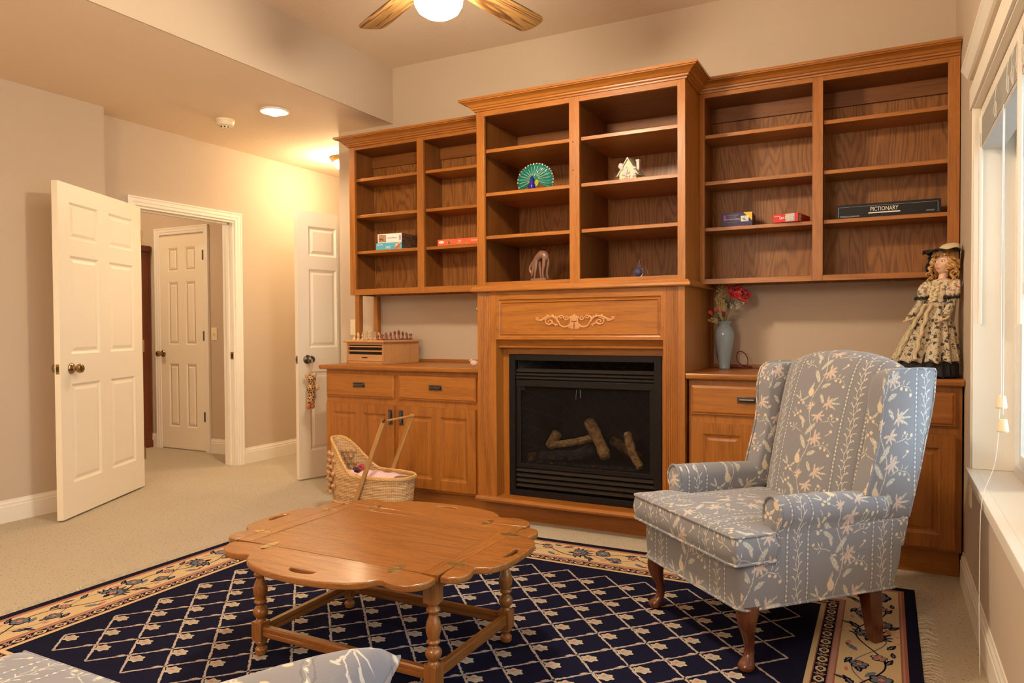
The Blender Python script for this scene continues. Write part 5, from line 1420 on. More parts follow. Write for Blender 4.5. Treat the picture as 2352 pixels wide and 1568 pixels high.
g = G(); g.box(-W2+.016, -.001, .018, W2-.016, .05, .062); dr = g.build('drawer', CHEST, cb, bev=.001)
g = G(); pts = smoothpoly([(-.030, .037), (.030, .037), (.030, .046), (-.030, .046)], 2); g.prism(pts, lambda a, b, h: (a, h, b), -.0016, -.0005); g.build('finger_slot', HOLLOW_SHADE, dr)  # black patch paints the shade inside the finger slot
PWL, PWD = plain('chess_boxwood', (.70, .48, .26), .35), plain('chess_rosewood', (.23, .06, .03), .3)
PIECE = {'pawn': [(.011, 0), (.012, .003), (.010, .006), (.006, .009), (.0045, .018), (.008, .021), (.004, .023), (.0075, .029), (.006, .034), (0, .036)],
 'rook': [(.013, 0), (.014, .004), (.011, .008), (.008, .012), (.007, .028), (.011, .031), (.011, .041), (.008, .041), (.008, .037), (0, .037)],
 'bishop': [(.013, 0), (.014, .004), (.010, .008), (.006, .014), (.005, .030), (.010, .033), (.005, .036), (.009, .044), (.006, .052), (.002, .056), (.003, .058), (0, .060)],
 'queen': [(.014, 0), (.015, .004), (.011, .009), (.007, .014), (.0055, .036), (.011, .040), (.006, .043), (.011, .056), (.008, .057), (.003, .060), (.003, .063), (0, .064)],
 'king': [(.014, 0), (.015, .004), (.011, .009), (.007, .014), (.006, .038), (.012, .042), (.007, .045), (.011, .058), (.008, .062), (0, .064)]}
protos = {}
def piece(kind, light, sq):
    key = (kind, light); mat = PWL if light else PWD
    i, j = sq; lx, ly = -4*q+(i+.5)*q, .012+(j+.5)*q
    a = math.radians(-8.5); X = -3.177+lx*math.cos(a)-ly*math.sin(a); Y = 3.948+lx*math.sin(a)+ly*math.cos(a)
    if key in protos: o = protos[key].copy(); COL.objects.link(o)
    else:
        g = G()
        if kind == 'knight':
            g.lathe([(.013, 0), (.014, .004), (.010, .009), (.007, .014), (.006, .018)], n=14)
            g.tube([(0, 0, .016), (.002, 0, .028), (0, 0, .040), (-.004, 0, .047), (-.013, 0, .040)], [.008, .008, .007, .006, .0035], 8); g.tube([(0, 0, .046), (.002, 0, .053)], [.003, .001], 5)
        else: g.lathe(PIECE[kind], n=14)
        if kind == 'king': g.box(-.0012, -.0012, .063, .0012, .0012, .073); g.box(-.004, -.0012, .067, .004, .0012, .0695)
        o = g.build('chess_' + kind, mat); protos[key] = o
    o.location = (X, Y, .9055+.1609)
    side = 'pale boxwood' if light else 'dark rosewood'
    back = {'rook': 1, 'knight': 1, 'bishop': 1}
    nth = ('nearest the front of the board', 'second from the front', 'third from the front', 'fourth from the front', 'fifth from the front', 'third from the back', 'second from the back', 'at the back of the board')[j]
    tag(o, '%s chess %s on the chess box, %s' % (side, kind, nth), 'chess piece', '%s chess pieces on the chess box' % side)
order = ['rook', 'knight', 'bishop', 'queen', 'king', 'bishop', 'knight', 'rook']
for j in range(8):
    piece(order[j], True, (0, j)); piece('pawn', True, (1, j)); piece('pawn', False, (6, j)); piece(order[j], False, (7, j))
# ---------------------------------------------------------------- vase with artificial roses
VX, VY, VZ = -.820, 4.225, .9055
VG = plain('blue_grey_glaze', (.30, .38, .44), .12, 0, .6)
g = G(); g.lathe([(.0, 0), (.029, 0), (.031, .004), (.030, .010), (.034, .04), (.042, .10), (.051, .155), (.0555, .190), (.053, .213), (.044, .232), (.033, .243), (.031, .250), (.036, .260), (.043, .268), (.041, .270), (.034, .262), (.028, .250), (.028, .22), (.0, .21)], n=40)
tag(g.build('vase', VG), 'tall blue-grey glazed vase on the right countertop', 'vase').location = (VX, VY, VZ)
ROSE = plain('rose_red', (.78, .05, .07), .55); ROSEP = plain('rose_edge', (.72, .22, .18), .55); BUDM = plain('bud_crimson', (.35, .01, .04), .5); BUDO = plain('bud_orange', (.72, .16, .05), .5)
LEAF = plain('leaf_green', (.06, .14, .05), .5); LEAFP = plain('leaf_pale', (.30, .34, .16), .5); GYP = plain('dried_gypsophila', (.62, .46, .22), .7); GYPW = plain('gypsophila_white', (.85, .82, .75), .7)
def leafmesh(g, base, tip, wid, up=(0, 0, 1), mi=0):
    b, t = Vector(base), Vector(tip); d = t-b; q = d.cross(Vector(up)).normalized(); n = 8; rows = []
    for i in range(n+1):
        s_ = i/n; w_ = wid*math.sin(PI*s_**.8); c = b+d*s_+Vector((0, 0, .12*d.length*math.sin(PI*s_)))
        rows.append([tuple(c-q*w_), tuple(c+Vector((0, 0, -.15*w_))), tuple(c+q*w_)])
    v = [p for r in rows for p in r]; g.add(v, [(i*3+j, i*3+j+1, i*3+j+4, i*3+j+3) for i in range(n) for j in range(2)], mi, True)
def rose(name, label, stem, r, mats, openness=1.0):
    tip = Vector(stem[-1]); t = thing(name, label, 'artificial flower', tuple(stem[0]))
    g = G(); g.tube(smoothpath(stem, 2), .0022, 6); g.build('stem', LEAF, t, True)
    g = G(); rnd = random.Random(int(r*1e5))
    ax = (tip-Vector(stem[-2])).normalized(); qx = ax.orthogonal().normalized(); qy = ax.cross(qx)
    for lay in range(5 if openness > .5 else 3):
        n = 3+lay; 
        for k in range(n):
            a0 = 2*PI*k/n + lay*.7; R0 = r*(.16+.20*lay*openness); hh = r*(1.25-.12*lay)
            def pet(u, v, a0=a0, R0=R0, hh=hh, lay=lay, n=n, k=k):
                a = a0 + (u-.5)*2*PI/n*1.5; fl = v**2*r*.11*lay*openness
                rad = R0*(.35+.65*math.sin(min(1, v*1.3)*PI/2)) + fl
                rad *= 1+.10*math.sin(5*a+lay*2)*v+.06*math.sin(11*a+k)*v
                z = hh*v*(1-.30*abs(2*u-1)**2) - r*.25 + r*.10*math.sin(3*a+lay*1.7)*v
                return tuple(tip + qx*rad*math.cos(a) + qy*rad*math.sin(a) + ax*z)
            g.grid(pet, 8, 7, mi=0 if (k+lay) % 3 else 1)
    g.build('bloom', mats, t, True, solid=.0012)
    g = G()
    for k in range(4):
        a = 2*PI*k/4; leafmesh(g, tip-ax*r*.25, tip-ax*r*.1+(qx*math.cos(a)+qy*math.sin(a))*r*.8, .006)
    g.build('sepal', LEAF, t, True)
    return t
NK = (VX, VY, VZ+.235)
r1 = rose('artificial_rose', 'large open red artificial rose at the top of the vase', [NK, (-.80, 4.22, 1.22), (-.765, 4.20, 1.285), (-.742, 4.18, 1.318)], .048, [ROSE, ROSEP])
g = G(); leafmesh(g, (-.79, 4.22, 1.24), (-.82, 4.18, 1.31), .016); leafmesh(g, (-.76, 4.21, 1.28), (-.70, 4.19, 1.26), .016); leafmesh(g, (-.80, 4.22, 1.20), (-.70, 4.18, 1.185), .010, mi=1); leafmesh(g, (-.80, 4.22, 1.22), (-.695, 4.20, 1.225), .010, mi=1)
g.build('leaves', [LEAF, LEAFP], r1, True)
rose('artificial_rosebud', 'red artificial rosebud leaning over the left of the vase', [NK, (-.845, 4.20, 1.185), (-.868, 4.19, 1.20), (-.882, 4.185, 1.216)], .027, [ROSE, ROSE], .3)
rose('artificial_rosebud', 'orange-red artificial rosebud second from the left in the vase', [NK, (-.84, 4.21, 1.19), (-.855, 4.20, 1.215), (-.858, 4.195, 1.232)], .026, [BUDO, ROSE], .3)
rb = rose('artificial_rosebud', 'dark crimson artificial rosebud at the centre of the vase neck', [NK, (-.817, 4.20, 1.17), (-.815, 4.19, 1.19), (-.814, 4.185, 1.206)], .026, [BUDM, BUDM], .3)
g = G(); leafmesh(g, (-.815, 4.20, 1.175), (-.835, 4.19, 1.245), .014, mi=1); leafmesh(g, (-.82, 4.20, 1.17), (-.795, 4.18, 1.225), .012, mi=1); leafmesh(g, (-.82, 4.20, 1.165), (-.85, 4.17, 1.18), .012); g.build('leaves', [LEAF, LEAFP], rb, True)
g = G(); rnd = random.Random(5)
for (cx, cz, rr_x, rr_z, n, mi) in ((-.838, 1.300, .028, .030, 130, 0), (-.835, 1.350, .022, .030, 60, 0), (-.80, 1.378, .045, .012, 50, 0), (-.755, 1.262, .030, .022, 26, 1), (-.72, 1.285, .022, .020, 12, 1), (-.875, 1.182, .032, .013, 50, 0), (-.775, 1.375, .022, .012, 14, 0)):
    for i in range(n):
        a = rnd.uniform(0, 2*PI); s_ = rnd.random()**.5
        p = (cx+rr_x*s_*math.cos(a), 4.20+rnd.uniform(-.02, .02), cz+rr_z*s_*math.sin(a)); g.ball(p, rnd.uniform(.0024, .0046), 5, mi)
        if i % 3 == 0: g.tube([(VX+rnd.uniform(-.008, .008), VY, VZ+.25), ((p[0]+VX)/2-.01, 4.205, (p[2]+VZ+.25)/2), p], .0006, 4, 0)
tag(g.build('dried_flower_spray', [GYP, GYPW]), 'dried tan and white flower spray in the vase', 'dried flowers', kind='stuff')
CORD = plain('red_brown_cord', (.16, .02, .025), .45)
g = G(); g.tube(smoothpath([(-.885, 4.340, 1.352), (-.872, 4.335, 1.30), (-.874, 4.335, 1.15), (-.886, 4.33, 1.02), (-.875, 4.32, .93), (-.84, 4.33, .910), (-.76, 4.31, .9095), (-.72, 4.27, .910), (-.695, 4.27, .935), (-.705, 4.29, .975), (-.735, 4.30, 1.005), (-.765, 4.31, 1.0), (-.77, 4.32, .95), (-.74, 4.30, .920), (-.69, 4.25, .914), (-.67, 4.27, .914), (-.70, 4.30, .918), (-.755, 4.28, .928), (-.765, 4.26, .920), (-.72, 4.24, .912), (-.665, 4.27, .911), (-.70, 4.31, .912), (-.78, 4.29, .911)], 3), .0028, 8)
tag(g.build('power_cord', CORD), 'dark red cord coiled on the countertop behind the vase', 'cord')

# ---------------------------------------------------------------- porcelain doll
DX, DY, DZ_ = .156, 3.905, .9062
dl = thing('porcelain_doll', 'porcelain doll with blond curls in a cream and black floral dress', 'doll', (DX, DY, DZ_), math.radians(-38))
# local frame: faces -y
SKIN = plain('doll_skin', (.80, .50, .34), .35); HAIR = plain('doll_hair', (.62, .36, .13), .5)
def dressm():
    m = MB('doll_dress'); v = m.coords()
    vo = m.new('ShaderNodeTexVoronoi'); m.link(v, vo.inputs['Vector']); vo.inputs['Scale'].default_value = 42
    d = m.e(vo.outputs['Distance']); n = m.noise(v, 70, 3, .6); n2 = m.noise(v, 38, 2, .5)
    ang = m.noise(v, 160, 2, .5)
    fl = (d + (ang-.5)*.9).step(.30, .38)
    ln = ((n2-.5).abs()).step(.010, .022)
    c = m.mix(m.noise(v, 18, 2), (.50, .40, .26), (.66, .56, .40))
    c = m.mix(ln*.7, c, (.03, .022, .02)); c = m.mix(fl*.95, c, (.03, .022, .025)); c = m.mix(n.step(.36, .42)*.6, c, (.30, .26, .22))
    m.base(c).set(.7, 0, .3, Sheen_Weight=.2); return m.m
DRESS = dressm(); 
def sleevem():
    m = MB('doll_sleeve'); v = m.coords(); n = m.noise(v, 60, 3, .6); n2 = m.noise(v, 45, 2)
    c = m.mix(n.step(.40, .46), (.70, .58, .40), (.16, .18, .12)); c = m.mix(n2.step(.36, .42), c, (.42, .18, .14)); m.base(c).set(.7); return m.m
SLV = sleevem(); LACE = plain('cream_lace', (.66, .54, .34), .8)
def skirt_fn(top, bot, rt, rb, ph=0, amp=.012, nf=14, lean=0):
    def fn(u, v):
        a = 2*PI*u; t = v
        r = rt+(rb-rt)*(t**.85); r += amp*t**.7*math.sin(nf*a+ph+1.5*math.sin(3*a)) 
        return (r*math.cos(a)*1.0, r*math.sin(a)*.92, top+(bot-top)*t + .006*math.sin(nf*a+1)*t)
    return fn
g = G(); g.grid(skirt_fn(.345, .072, .042, .142), 180, 24, cu=True); g.build('skirt', DRESS, dl, solid=.002)
g = G(); g.grid(skirt_fn(.130, .0025, .112, .146, .6, .007, 22), 180, 10, cu=True); g.build('hem_ruffle', BLACKF, dl, solid=.002)
g = G()   # lace trim from the waist down the front
for sx in (-1, 1):
    pts = [(sx*(.012+.035*t+.004*math.sin(t*26)), -(.048+.088*t**.85)-.006, .340-.255*t) for t in [i/36 for i in range(37)]]
    rows = []
    for i, p in enumerate(pts): rows.append([(p[0]-.011, p[1]-.002+.003*math.sin(i*1.7), p[2]), (p[0], p[1]-.010, p[2]+.002*math.sin(i*2.1)), (p[0]+.011, p[1]-.002-.003*math.sin(i*1.7), p[2])])
    v = [q_ for r in rows for q_ in r]; g.add(v, [(i*3+j, i*3+j+1, i*3+j+4, i*3+j+3) for i in range(36) for j in range(2)], 0, True)
g.build('lace_trim', LACE, dl, solid=.0015)
g = G(); g.rings([[(rx*math.cos(2*PI*i/24), ry*math.sin(2*PI*i/24), z) for i in range(24)] for z, rx, ry in ((.335, .040, .032), (.36, .036, .030), (.40, .044, .034), (.43, .052, .034), (.448, .048, .030), (.456, .022, .018))]); g.build('bodice', SLV, dl)
g = G()
for i in range(20):
    t = i/19; g.ball((.014*math.sin(i*2.4), -.036-.004*math.cos(i), .352+.085*t), (.010, .006, .008), 7)
g.build('bodice_ruffle', LACE, dl)
for sx in (-1, 1):
    def puff(u, v, sx=sx):
        a = 2*PI*u; b = PI*(v-.5); fold = 1+.06*math.sin(11*a)*math.cos(b)
        return (sx*(.070+.034*math.cos(b)*math.cos(a)*fold), .034*math.cos(b)*math.sin(a)*fold, .405+.044*math.sin(b)+.0)
    g = G(); g.grid(puff, 48, 16, cu=True); g.build('puff_sleeve', SLV, dl)
    g = G(); g.tube([(sx*(.072+.034*math.cos(2*PI*i/30)), .034*math.sin(2*PI*i/30), .368+.004*math.sin(i*2.2)) for i in range(30)], .006, 7, closed=True); g.build('sleeve_lace', BLACKF, dl)
    g = G(); g.tube(smoothpath([(sx*.070, 0, .375), (sx*.080, -.016, .320), (sx*.084, -.044, .280)], 2), [.022, .022, .021, .020, .019, .018, .016, .015, .014][:9] if False else .019, 12); g.build('lower_sleeve', DRESS, dl)
    g = G()
    for i in range(16):
        a = 2*PI*i/16; g.ball((sx*.085+.016*math.cos(a), -.044+.010*math.sin(a), .277+.010*math.sin(a)), .006, 6)
    g.build('cuff_lace', LACE, dl)
    # hand with five fingers
    g = G(); hx, hy, hz = sx*.086, -.060, .264
    g.ball((hx, hy, hz), (.0095, .012, .006), 12)
    for k in range(4):
        ox = (k-1.5)*.0046; L_ = (.013, .016, .015, .011)[k]
        g.tube([(hx+ox, hy-.008, hz), (hx+ox*1.2, hy-.008-L_*.6, hz-.003), (hx+ox*1.25, hy-.008-L_, hz-.008)], [.0023, .0021, .0015], 7)
    g.tube([(hx-sx*.008, hy-.002, hz), (hx-sx*.014, hy-.008, hz-.003), (hx-sx*.014, hy-.014, hz-.006)], [.0026, .0023, .0016], 7)
    g.build('hand', SKIN, dl)
g = G()   # head and neck as one surface
def headf(u, v):
    a, b = 2*PI*u, PI*(v-.5); x, y, z = math.cos(b)*math.sin(a), -math.cos(b)*math.cos(a), math.sin(b)
    w_ = .034*(1-.16*max(0, -z)**1.2); X = w_*x; Yv = .037*y; Zv = .042*z
    if y < 0 and z < -.2: Yv *= 1-.10*(-z-.2); 
    X *= 1+.05*math.exp(-((z+.35)/.3)**2)*(1 if y < .2 else 0)          # cheeks
    Yv -= .0085*math.exp(-(x/.13)**2-((z+.12)/.16)**2)*(1 if y < 0 else 0)   # nose
    Yv -= .0035*math.exp(-(x/.22)**2-((z+.45)/.10)**2)*(1 if y < 0 else 0)   # lips
    Yv -= .0040*math.exp(-(x/.25)**2-((z+.80)/.16)**2)*(1 if y < 0 else 0)   # chin
    for sx in (-1, 1): Yv += .0032*math.exp(-((x-sx*.40)/.17)**2-((z-.05)/.13)**2)*(1 if y < 0 else 0)
    return (X, Yv, Zv+.515)
g.grid(headf, 60, 40, cu=True)
g.lathe([(.020, .445), (.0145, .462), (.014, .485), (.018, .498)], n=20)
hd = g.build('head', SKIN, dl, ang=80)
EYE = plain('eye_white', (.85, .83, .8), .2); IRIS = plain('eye_brown', (.10, .05, .03), .15); LIP = plain('lip_red', (.62, .12, .10), .4)
for sx in (-1, 1):
    g = G(); g.ball((sx*.0132, -.0325, .5165), (.0062, .0030, .0040), 12); g.build('eye', EYE, hd)
    g = G(); g.ball((sx*.0132, -.0350, .5165), (.0026, .0012, .0029), 10); g.build('iris', IRIS, hd)
    g = G(); g.tube([(sx*.006, -.0362, .5208), (sx*.013, -.0365, .5222), (sx*.0205, -.033, .5205)], .0009, 5); g.tube([(sx*.006, -.036, .5305), (sx*.014, -.0355, .5310), (sx*.022, -.031, .5275)], .0008, 5); g.build('brow', HAIR, hd)
    g = G(); g.ball((sx*.0335, .002, .512), (.004, .007, .009), 10); g.build('ear', SKIN, hd)
g = G(); g.tube([(-.0060, -.0362, .4955), (0, -.0380, .4965), (.0060, -.0362, .4955)], [.0009, .0017, .0009], 7); g.tube([(-.0048, -.0358, .4938), (0, -.0372, .4930), (.0048, -.0358, .4938)], [.0008, .0016, .0008], 7); g.build('mouth', LIP, hd)
g = G(); rnd = random.Random(9)
def cap(u, v):
    a = 2*PI*u; b = PI*(.5-v*.62); fr = max(0, -math.cos(a)); 
    bb = b if True else b
    r = 1.0; x = .041*math.cos(bb)*math.sin(a); y = .044*math.cos(bb)*-math.cos(a)*-1 if False else -.044*math.cos(bb)*math.cos(a); z = .049*math.sin(bb)
    if v > .45 and math.cos(a) > .35: z = max(z, .013+.010*(1-abs(math.sin(a))))     # open at the face
    return (x*(1+.04*math.sin(17*a)), y*(1+.03*math.sin(15*a)), z+.517)
g.grid(cap, 72, 16, cu=True)
for i in range(34):    # ringlets
    a = math.radians(55 + 250*i/33); x0, y0 = .040*math.sin(a), -.042*math.cos(a); L_ = rnd.uniform(.05, .095) * (1 if math.cos(a) < .3 else .7); ph = rnd.uniform(0, 6)
    pts = [(x0*(1+.18*t)+.006*math.cos(ph+t*16), y0*(1+.18*t)+.006*math.sin(ph+t*16), .530-L_*t) for t in [k/14 for k in range(15)]]
    g.tube(pts, [.006*(1-.5*t/14) for t in range(15)], 6)
for i in range(15):    # fringe
    x = -.026+.052*i/14; g.tube([(x*.8, -.020, .560), (x*1.05, -.038, .548), (x*1.15, -.0395, .535+.003*math.sin(i*2))], [.0045, .0042, .0018], 6)
g.build('hair', HAIR, hd, ang=80)
g = G()
def hatb(u, v):
    a = 2*PI*u; r = .036+.050*v; return (r*math.sin(a)*(1+.05*math.sin(9*a)*v), -r*math.cos(a)*.9, .556+.004*math.sin(9*a)*v*1.6 - .030*v*v*(1 if math.cos(a) < 0 else .2))
g.grid(hatb, 90, 8, cu=True); ht = g.build('hat_brim', BLACKF, hd, solid=.002)
g = G(); g.lathe([(.036, .557), (.034, .566), (.028, .573), (.017, .578), (0, .580)], n=28); g.build('hat_crown', LACE, hd)
g = G()
for i in range(40):
    a = rnd.uniform(1.9, 4.3); g.ball((.058*math.sin(a)*rnd.uniform(.8, 1.1), -.058*math.cos(a)*rnd.uniform(.8, 1.1), .545-rnd.uniform(0, .085)), rnd.uniform(.005, .010), 6)
for i in range(22):
    g.ball((-.052+rnd.uniform(-.010, .008), -.010+rnd.uniform(-.015, .02), .545-rnd.uniform(0, .075)), rnd.uniform(.004, .008), 6)
g.build('hat_veil', BLACKF, hd)

# the doll leans right, its skirt pressed against the window wall
def settle(o, M):
    for ch in o.children:
        if ch.type == 'MESH':
            Mi = M.inverted()
            for vt in ch.data.vertices:
                p = M @ vt.co
                zz = p.z - DZ_
                k = 1.0
                if ch.name.split('.')[0] not in ('skirt', 'hem_ruffle', 'lace_trim'): pass
                p.x += .085*max(0.0, zz/.5)**1.3
                if p.x > .296: p.x = .296 - .004*math.tanh((p.x-.296)*30) 
                if p.x > .2965: p.x = .2965
                vt.co = Mi @ p
        settle(ch, M)
for o in dl.children_recursive:
    if o.name.split('.')[0] in ('head', 'hair', 'hat_brim', 'hat_crown', 'hat_veil', 'eye', 'iris', 'brow', 'ear', 'mouth'):
        for vt in o.data.vertices:
            c_ = Vector((0, 0, .470)); vt.co = c_ + Matrix.Rotation(math.radians(-9), 3, 'Z') @ ((vt.co-c_)*1.36)
settle(dl, Matrix.Translation((DX, DY, DZ_)) @ Matrix.Rotation(math.radians(-38), 4, 'Z'))

# ---------------------------------------------------------------- wicker doll pram
pm = thing('doll_pram', 'wicker doll pram with hood and wooden push handle', 'doll pram', (-2.690, 3.400, .0096))
def wicker(name, c0, c1, c2):
    m = MB(name); v = m.coords(); s_ = m.new('ShaderNodeSeparateXYZ'); m.link(v, s_.inputs[0]); x, y, z = [m.e(s_.outputs[i]) for i in range(3)]
    row = (z*(1/.0085)); col = (x+y*.7)*(1/.012)
    h = ((row*PI).sin().abs())*.6 + ((col*PI + (row.floor()*PI)).sin().abs())*.4
    b1 = ((z-.138).abs()-.013).min((z-.178).abs()-.0055).min((z-.208).abs()-.0055).min((z-.242).abs()-.008)
    n = m.noise(v, 50, 2)
    c = m.mix(h, c1, c0); c = m.mix(b1.step(-.002, .003)*.75, c, c2); c = m.mix(n, c, c0)
    m.base(c).set(.6); m.bump(h, .9, .003); return m.m
WICK = wicker('wicker', (.72, .46, .22), (.26, .11, .035), (.20, .075, .045)); CANE = plain('cane_rim', (.62, .36, .13), .45); DOWEL = wood('dowel', (.48, .25, .08), (.36, .17, .05), 'Z', .4, 3)
def bas(u, z, k=1.0):
    a = 2*PI*u; ca, sa = math.cos(a), math.sin(a); e = .75
    return (.250*k*math.copysign(abs(ca)**e, ca), .125*k*math.copysign(abs(sa)**e, sa))
def rimz(x): # hood rises to the left
    t = max(0, min(1, (-x-.02)/.24)); return .268 + .185*(t*t*(3-2*t))
g = G()
def side(u, v):
    x, y = bas(u, 0, .93+.07*v); z0 = .110; zr = rimz(x)
    z = z0+(zr-z0)*v
    if z > .268: x += -.0+ .10*max(0, z-.268)*0; y *= 1-.9*max(0, (z-.268))**1.3*2.2
    return (x - .12*max(0, z-.30)*0, y, z)
def side2(u, v):
    x, y = bas(u, 0, .93+.07*v); zr = rimz(x); z = .110+(zr-.110)*v
    return (x, y*(1-.28*max(0, (z-.27)/.18)), z)
g.grid(side2, 96, 26, cu=True); g.build('basket', WICK, pm, solid=.006)
g = G(); g.rings([[(*bas(i/48, 0, k), .112) for i in range(48)] for k in (.02, .92)], cap=False, sm=False); g.build('basket_floor', WICK, pm, solid=.004)
def braid(u0, v, r, off=.006, wr=.0045, n=240, turns=60):
    for ph in (0, PI*2/3, PI*4/3):
        pts = []
        for i in range(n):
            u = i/n; x, y, z = side2(u, v); a = turns*PI*u+ph
            pts.append((x*1.01, y*1.01+off*math.cos(a)*.5, z+off*math.sin(a)))
        yield pts
g = G()
for p in braid(0, 1.0, 0): g.tube(p, .0058, 6, closed=True)
g.build('braided_rim', CANE, pm)
g = G()
for p in braid(0, 0.0, 0, .004, n=200, turns=44): g.tube(p, .0035, 5, closed=True)
for i in range(44):
    u = i/44; x, y, z = side2(u, 0); x2, y2, _ = side2((i+.5)/44, 0); g.tube([(x*1.02, y*1.02, .108), (x2*1.03, y2*1.03, .098), (side2((i+1)/44, 0)[0]*1.02, side2((i+1)/44, 0)[1]*1.02, .108)], .0022, 5)
g.build('base_scallop', CANE, pm)
# beaded hood openwork at the left end
BEAD = plain('wooden_bead', (.50, .27, .12), .4)
g = G(); k = 0
for r_ in range(7):
    for c_ in range(-3, 4):
        u = .5 + (c_+.5*(r_ % 2))*.042; z = .165+r_*.034
        x, y = bas(u, 0, 1.0); 
        if z > rimz(x)-.02: continue
        g.ball((x*1.055, y*1.03*(1-.28*max(0, (z-.27)/.18)), z), .0135, 10); k += 1
        g.ball((x*.90, y*.85*(1-.28*max(0, (z-.27)/.18)), z), .0115, 8)
tag(g.build('hood_beads', BEAD, pm), 'round wooden beads of the hood')
for sy, nm in ((-1, 0), (1, 1)):
    y = sy*.137
    p0, p1 = Vector((-.045, y, .060)), Vector((.175, y-.0, .590))
    g = G(); d = (p1-p0).normalized(); q_ = Vector((d.z, 0, -d.x)); w_ = .0125; t_ = .006
    lo = [tuple(p0+q_*a*w_+Vector((0, b*t_, 0))) for a, b in ((-1, -1), (1, -1), (1, 1), (-1, 1))]; hi = [tuple(p1+q_*a*w_+Vector((0, b*t_, 0))) for a, b in ((-1, -1), (1, -1), (1, 1), (-1, 1))]
    g.hexa(lo, hi); g.build('handle_arm', DOWEL, pm, bev=.003)
    g = G(); g.tube([(.175, y-.008, .583), (.175, y+.008, .583)], .009, 12); g.build('handle_bolt', PEWTER if sy < 0 else DOWEL, pm)
g = G(); g.tube([(.175, -.137, .583), (.175, .137, .583)], .0065, 12); g.build('crossbar', DOWEL, pm)
g = G()
for x in (-.16, .17): g.tube([(x, -.120, .040), (x, .120, .040)], .005, 8)
for x in (-.16, .17):
    for y in (-.09, .09): g.box(x-.008, y-.008, .040, x+.008, y+.008, .112)
g.build('axle', DOWEL, pm)
for x in (-.16, .17):
    for y in (-.120, .120):
        g = G(); g.tube([(x, y-.006, .040), (x, y+.006, .040)], .040, 24); g.tube([(x, y-.010, .040), (x, y+.010, .040)], .010, 12); g.build('wheel', CANE, pm, bev=.002)
# baby doll lying in the pram
pm.scale = (1.12, 1.0, 1.06)
bd = thing('baby_doll', 'dark-haired doll in pink lying in the wicker pram', 'doll', (-2.690, 3.40, .158))
PINKC = plain('pink_cloth', (.72, .48, .50), .8); DARKH = plain('dark_doll_hair', (.05, .012, .012), .6)
g = G(); g.ball((-.075, -.01, .125), (.035, .036, .034), 18); g.tube([(-.05, 0, .10), (.05, 0, .085), (.14, 0, .07)], [.030, .045, .030], 14); g.build('body', SKIN, bd)
g = G(); g.ball((-.085, -.004, .135), (.038, .040, .036), 18)
for i in range(26):
    a = 2*PI*i/26; g.ball((-.088+.030*math.cos(a), -.004+.034*math.sin(a), .145+.010*math.sin(i)), .012, 7)
g.build('hair', DARKH, bd)
g = G(); 
for i in range(7):
    a = 2*PI*i/7; g.ball((-.055+.012*math.cos(a), -.030, .172+.012*math.sin(a)), .010, 8)
g.build('hair_bow', plain('bow_rose', (.45, .05, .10), .7), bd)
g = G(); g.grid(lambda u, v: (-.05+.24*u, -.085+.17*v, .120+.030*math.sin(PI*v)*(1-.4*u)+.004*math.sin(u*14+v*5)), 24, 16); g.build('blanket', PINKC, bd, solid=.01)
g = G(); g.ball((-.125, -.035, .130), (.050, .040, .022), 16); g.build('pillow', PINKC, bd)

# ---------------------------------------------------------------- giraffe-print plush toy hanging from the door knob
gf = thing('giraffe_toy', 'giraffe-print plush toy hanging by a string from the door knob', 'plush toy', (-3.855, 4.125, .900), math.atan2(-0.973, -0.232)+PI)
def giraffem():
    m = MB('giraffe_plush'); v = m.coords(); vo = m.new('ShaderNodeTexVoronoi'); vo.feature = 'DISTANCE_TO_EDGE'; m.link(v, vo.inputs['Vector']); vo.inputs['Scale'].default_value = 62
    m.base(m.mix(m.e(vo.outputs['Distance']).step(.09, .14), (.10, .03, .012), (.60, .38, .18))).set(.9); m.bump(m.noise(v, 300, 2), .5, .003); return m.m
GIR = giraffem(); TANP = plain('tan_plush', (.60, .42, .24), .95); HOOF = plain('rust_plush', (.50, .17, .05), .9)
y0 = -.032
g = G(); g.tube(smoothpath([(0, y0, -.115), (.008, y0-.004, -.150), (-.002, y0-.006, -.195), (.004, y0-.004, -.235), (.0, y0-.002, -.290), (-.010, y0, -.320)], 2), [.024, .030, .034, .035, .034, .030, .024, .022, .028, .033, .033, .030, .026, .024, .024, .026, .028, .026, .022, .020, .018, .016, .014, .012], 14); g.ball((.002, y0-.004, -.130), (.032, .024, .034), 14); g.build('body', GIR, gf)
g = G(); g.ball((.038, y0-.020, -.190), (.020, .020, .028), 12); g.build('muzzle', TANP, gf)
for sx, z in ((-1, -.105), (1, -.108)):
    g = G(); g.ball((sx*.032, y0, z), (.018, .008, .026), 12, rot=Matrix.Rotation(sx*.5, 3, 'Y')); g.build('ear', TANP, gf)
for sx in (-1, 1):
    g = G(); g.tube([(sx*.012, y0, -.27), (sx*.016, y0-.004, -.315)], [.016, .014], 10); g.build('leg', GIR, gf)
    g = G(); g.ball((sx*.017-.006, y0-.004, -.333), (.018, .014, .020), 12); g.build('hoof', HOOF, gf)
g = G(); g.tube([(-.004, -.050, .012), (-.008, -.048, -.02), (-.003, y0-.003, -.115)], .0022, 6); g.tube([(.006, -.050, .012), (.008, -.046, -.02), (.003, y0-.003, -.115)], .0022, 6); g.tube([(0, -.052, .016)] and [(-.004, -.050, .012), (0, -.052, .022), (.006, -.050, .012)], .0022, 6); g.build('string', TANP, gf)

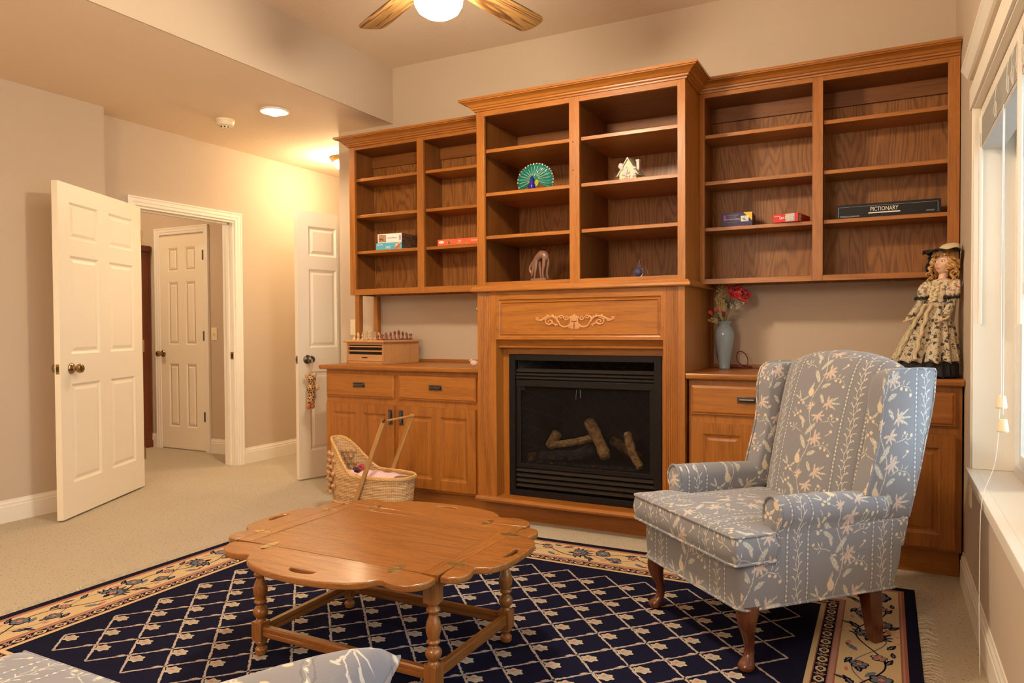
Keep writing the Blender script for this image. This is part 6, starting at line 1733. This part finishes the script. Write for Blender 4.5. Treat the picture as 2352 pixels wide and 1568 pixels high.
# ---------------------------------------------------------------- window blind, wands and cords
wb = thing('window_blind', 'white window blind raised under the window head', 'blind', (.35, 1.97, WZ1))
SLAT = plain('blind_slat_grey', (.52, .50, .47), .5); BC = plain('blind_cord_white', (.82, .80, .75), .6)
g = G(); g.box(.322, WY0+.01, WZ1-.045, .375, WY1-.012, WZ1-.002); g.build('headrail', TRIM, wb, True, bev=.003)
g = G()
for i in range(16): g.box(.320, WY0+.02, WZ1-.050-.0065*i-.004, .395, WY1-.022, WZ1-.050-.0065*i)
g.box(.322, WY0+.02, WZ1-.168, .393, WY1-.022, WZ1-.152); g.build('slat_stack', SLAT, wb, True)
rnd = random.Random(21)
for i in range(30):
    g = G()
    y = WY0+.06+(WY1-WY0-.12)*i/29; x = rnd.choice((.315, .397)); w_ = rnd.uniform(.012, .028)
    g.tube(smoothpath([(x, y, WZ1-.06), (x-.008, y-w_, WZ1-.10), (x-.004, y-w_*.3, WZ1-.145), (x, y+w_, WZ1-.165), (x-.006, y+w_*1.4, WZ1-.13), (x, y+w_*.4, WZ1-.10), (x, y+.01, WZ1-.16)], 2), .0011, 5)
    g.build('ladder_cord', BC, wb, True)
for lab, y in (('white blind tilt wand by the far window jamb', 3.290), ('white blind tilt wand nearer the camera', 2.370)):
    g = G(); g.tube([(.318, y, 1.94), (.318, y, 1.15)], .0075, 6); g.tube([(.318, y, 1.94), (.322, y, 1.96)], .0025, 6); g.build('tilt_wand', TRIM, wb, True)
g = G(); g.tube(smoothpath([(.322, 2.72, 1.93), (.320, 2.722, 1.5), (.320, 2.73, 1.2), (.322, 2.725, .93)], 2), .0014, 6); g.tube(smoothpath([(.324, 2.71, 1.93), (.322, 2.712, 1.5), (.324, 2.70, 1.25), (.322, 2.69, .87)], 2), .0014, 6)
g.tube(smoothpath([(.320, 2.735, .93), (.318, 2.74, .84), (.312, 2.745, .72), (.300, 2.77, .66), (.272, 2.74, .60), (.268, 2.735, .45), (.268, 2.74, .20), (.272, 2.745, .02)], 2), .0012, 6); bc = g.build('pull_cord', BC, wb, True)
for (x, y, z) in ((.322, 2.725, .905), (.322, 2.688, .835)):
    g = G(); g.lathe([(.0, .040), (.011, .040), (.0125, .036), (.0165, .004), (.014, 0), (.0, 0)], (x, y, z-.02), 20); g.build('tassel', PLAST, bc, True)
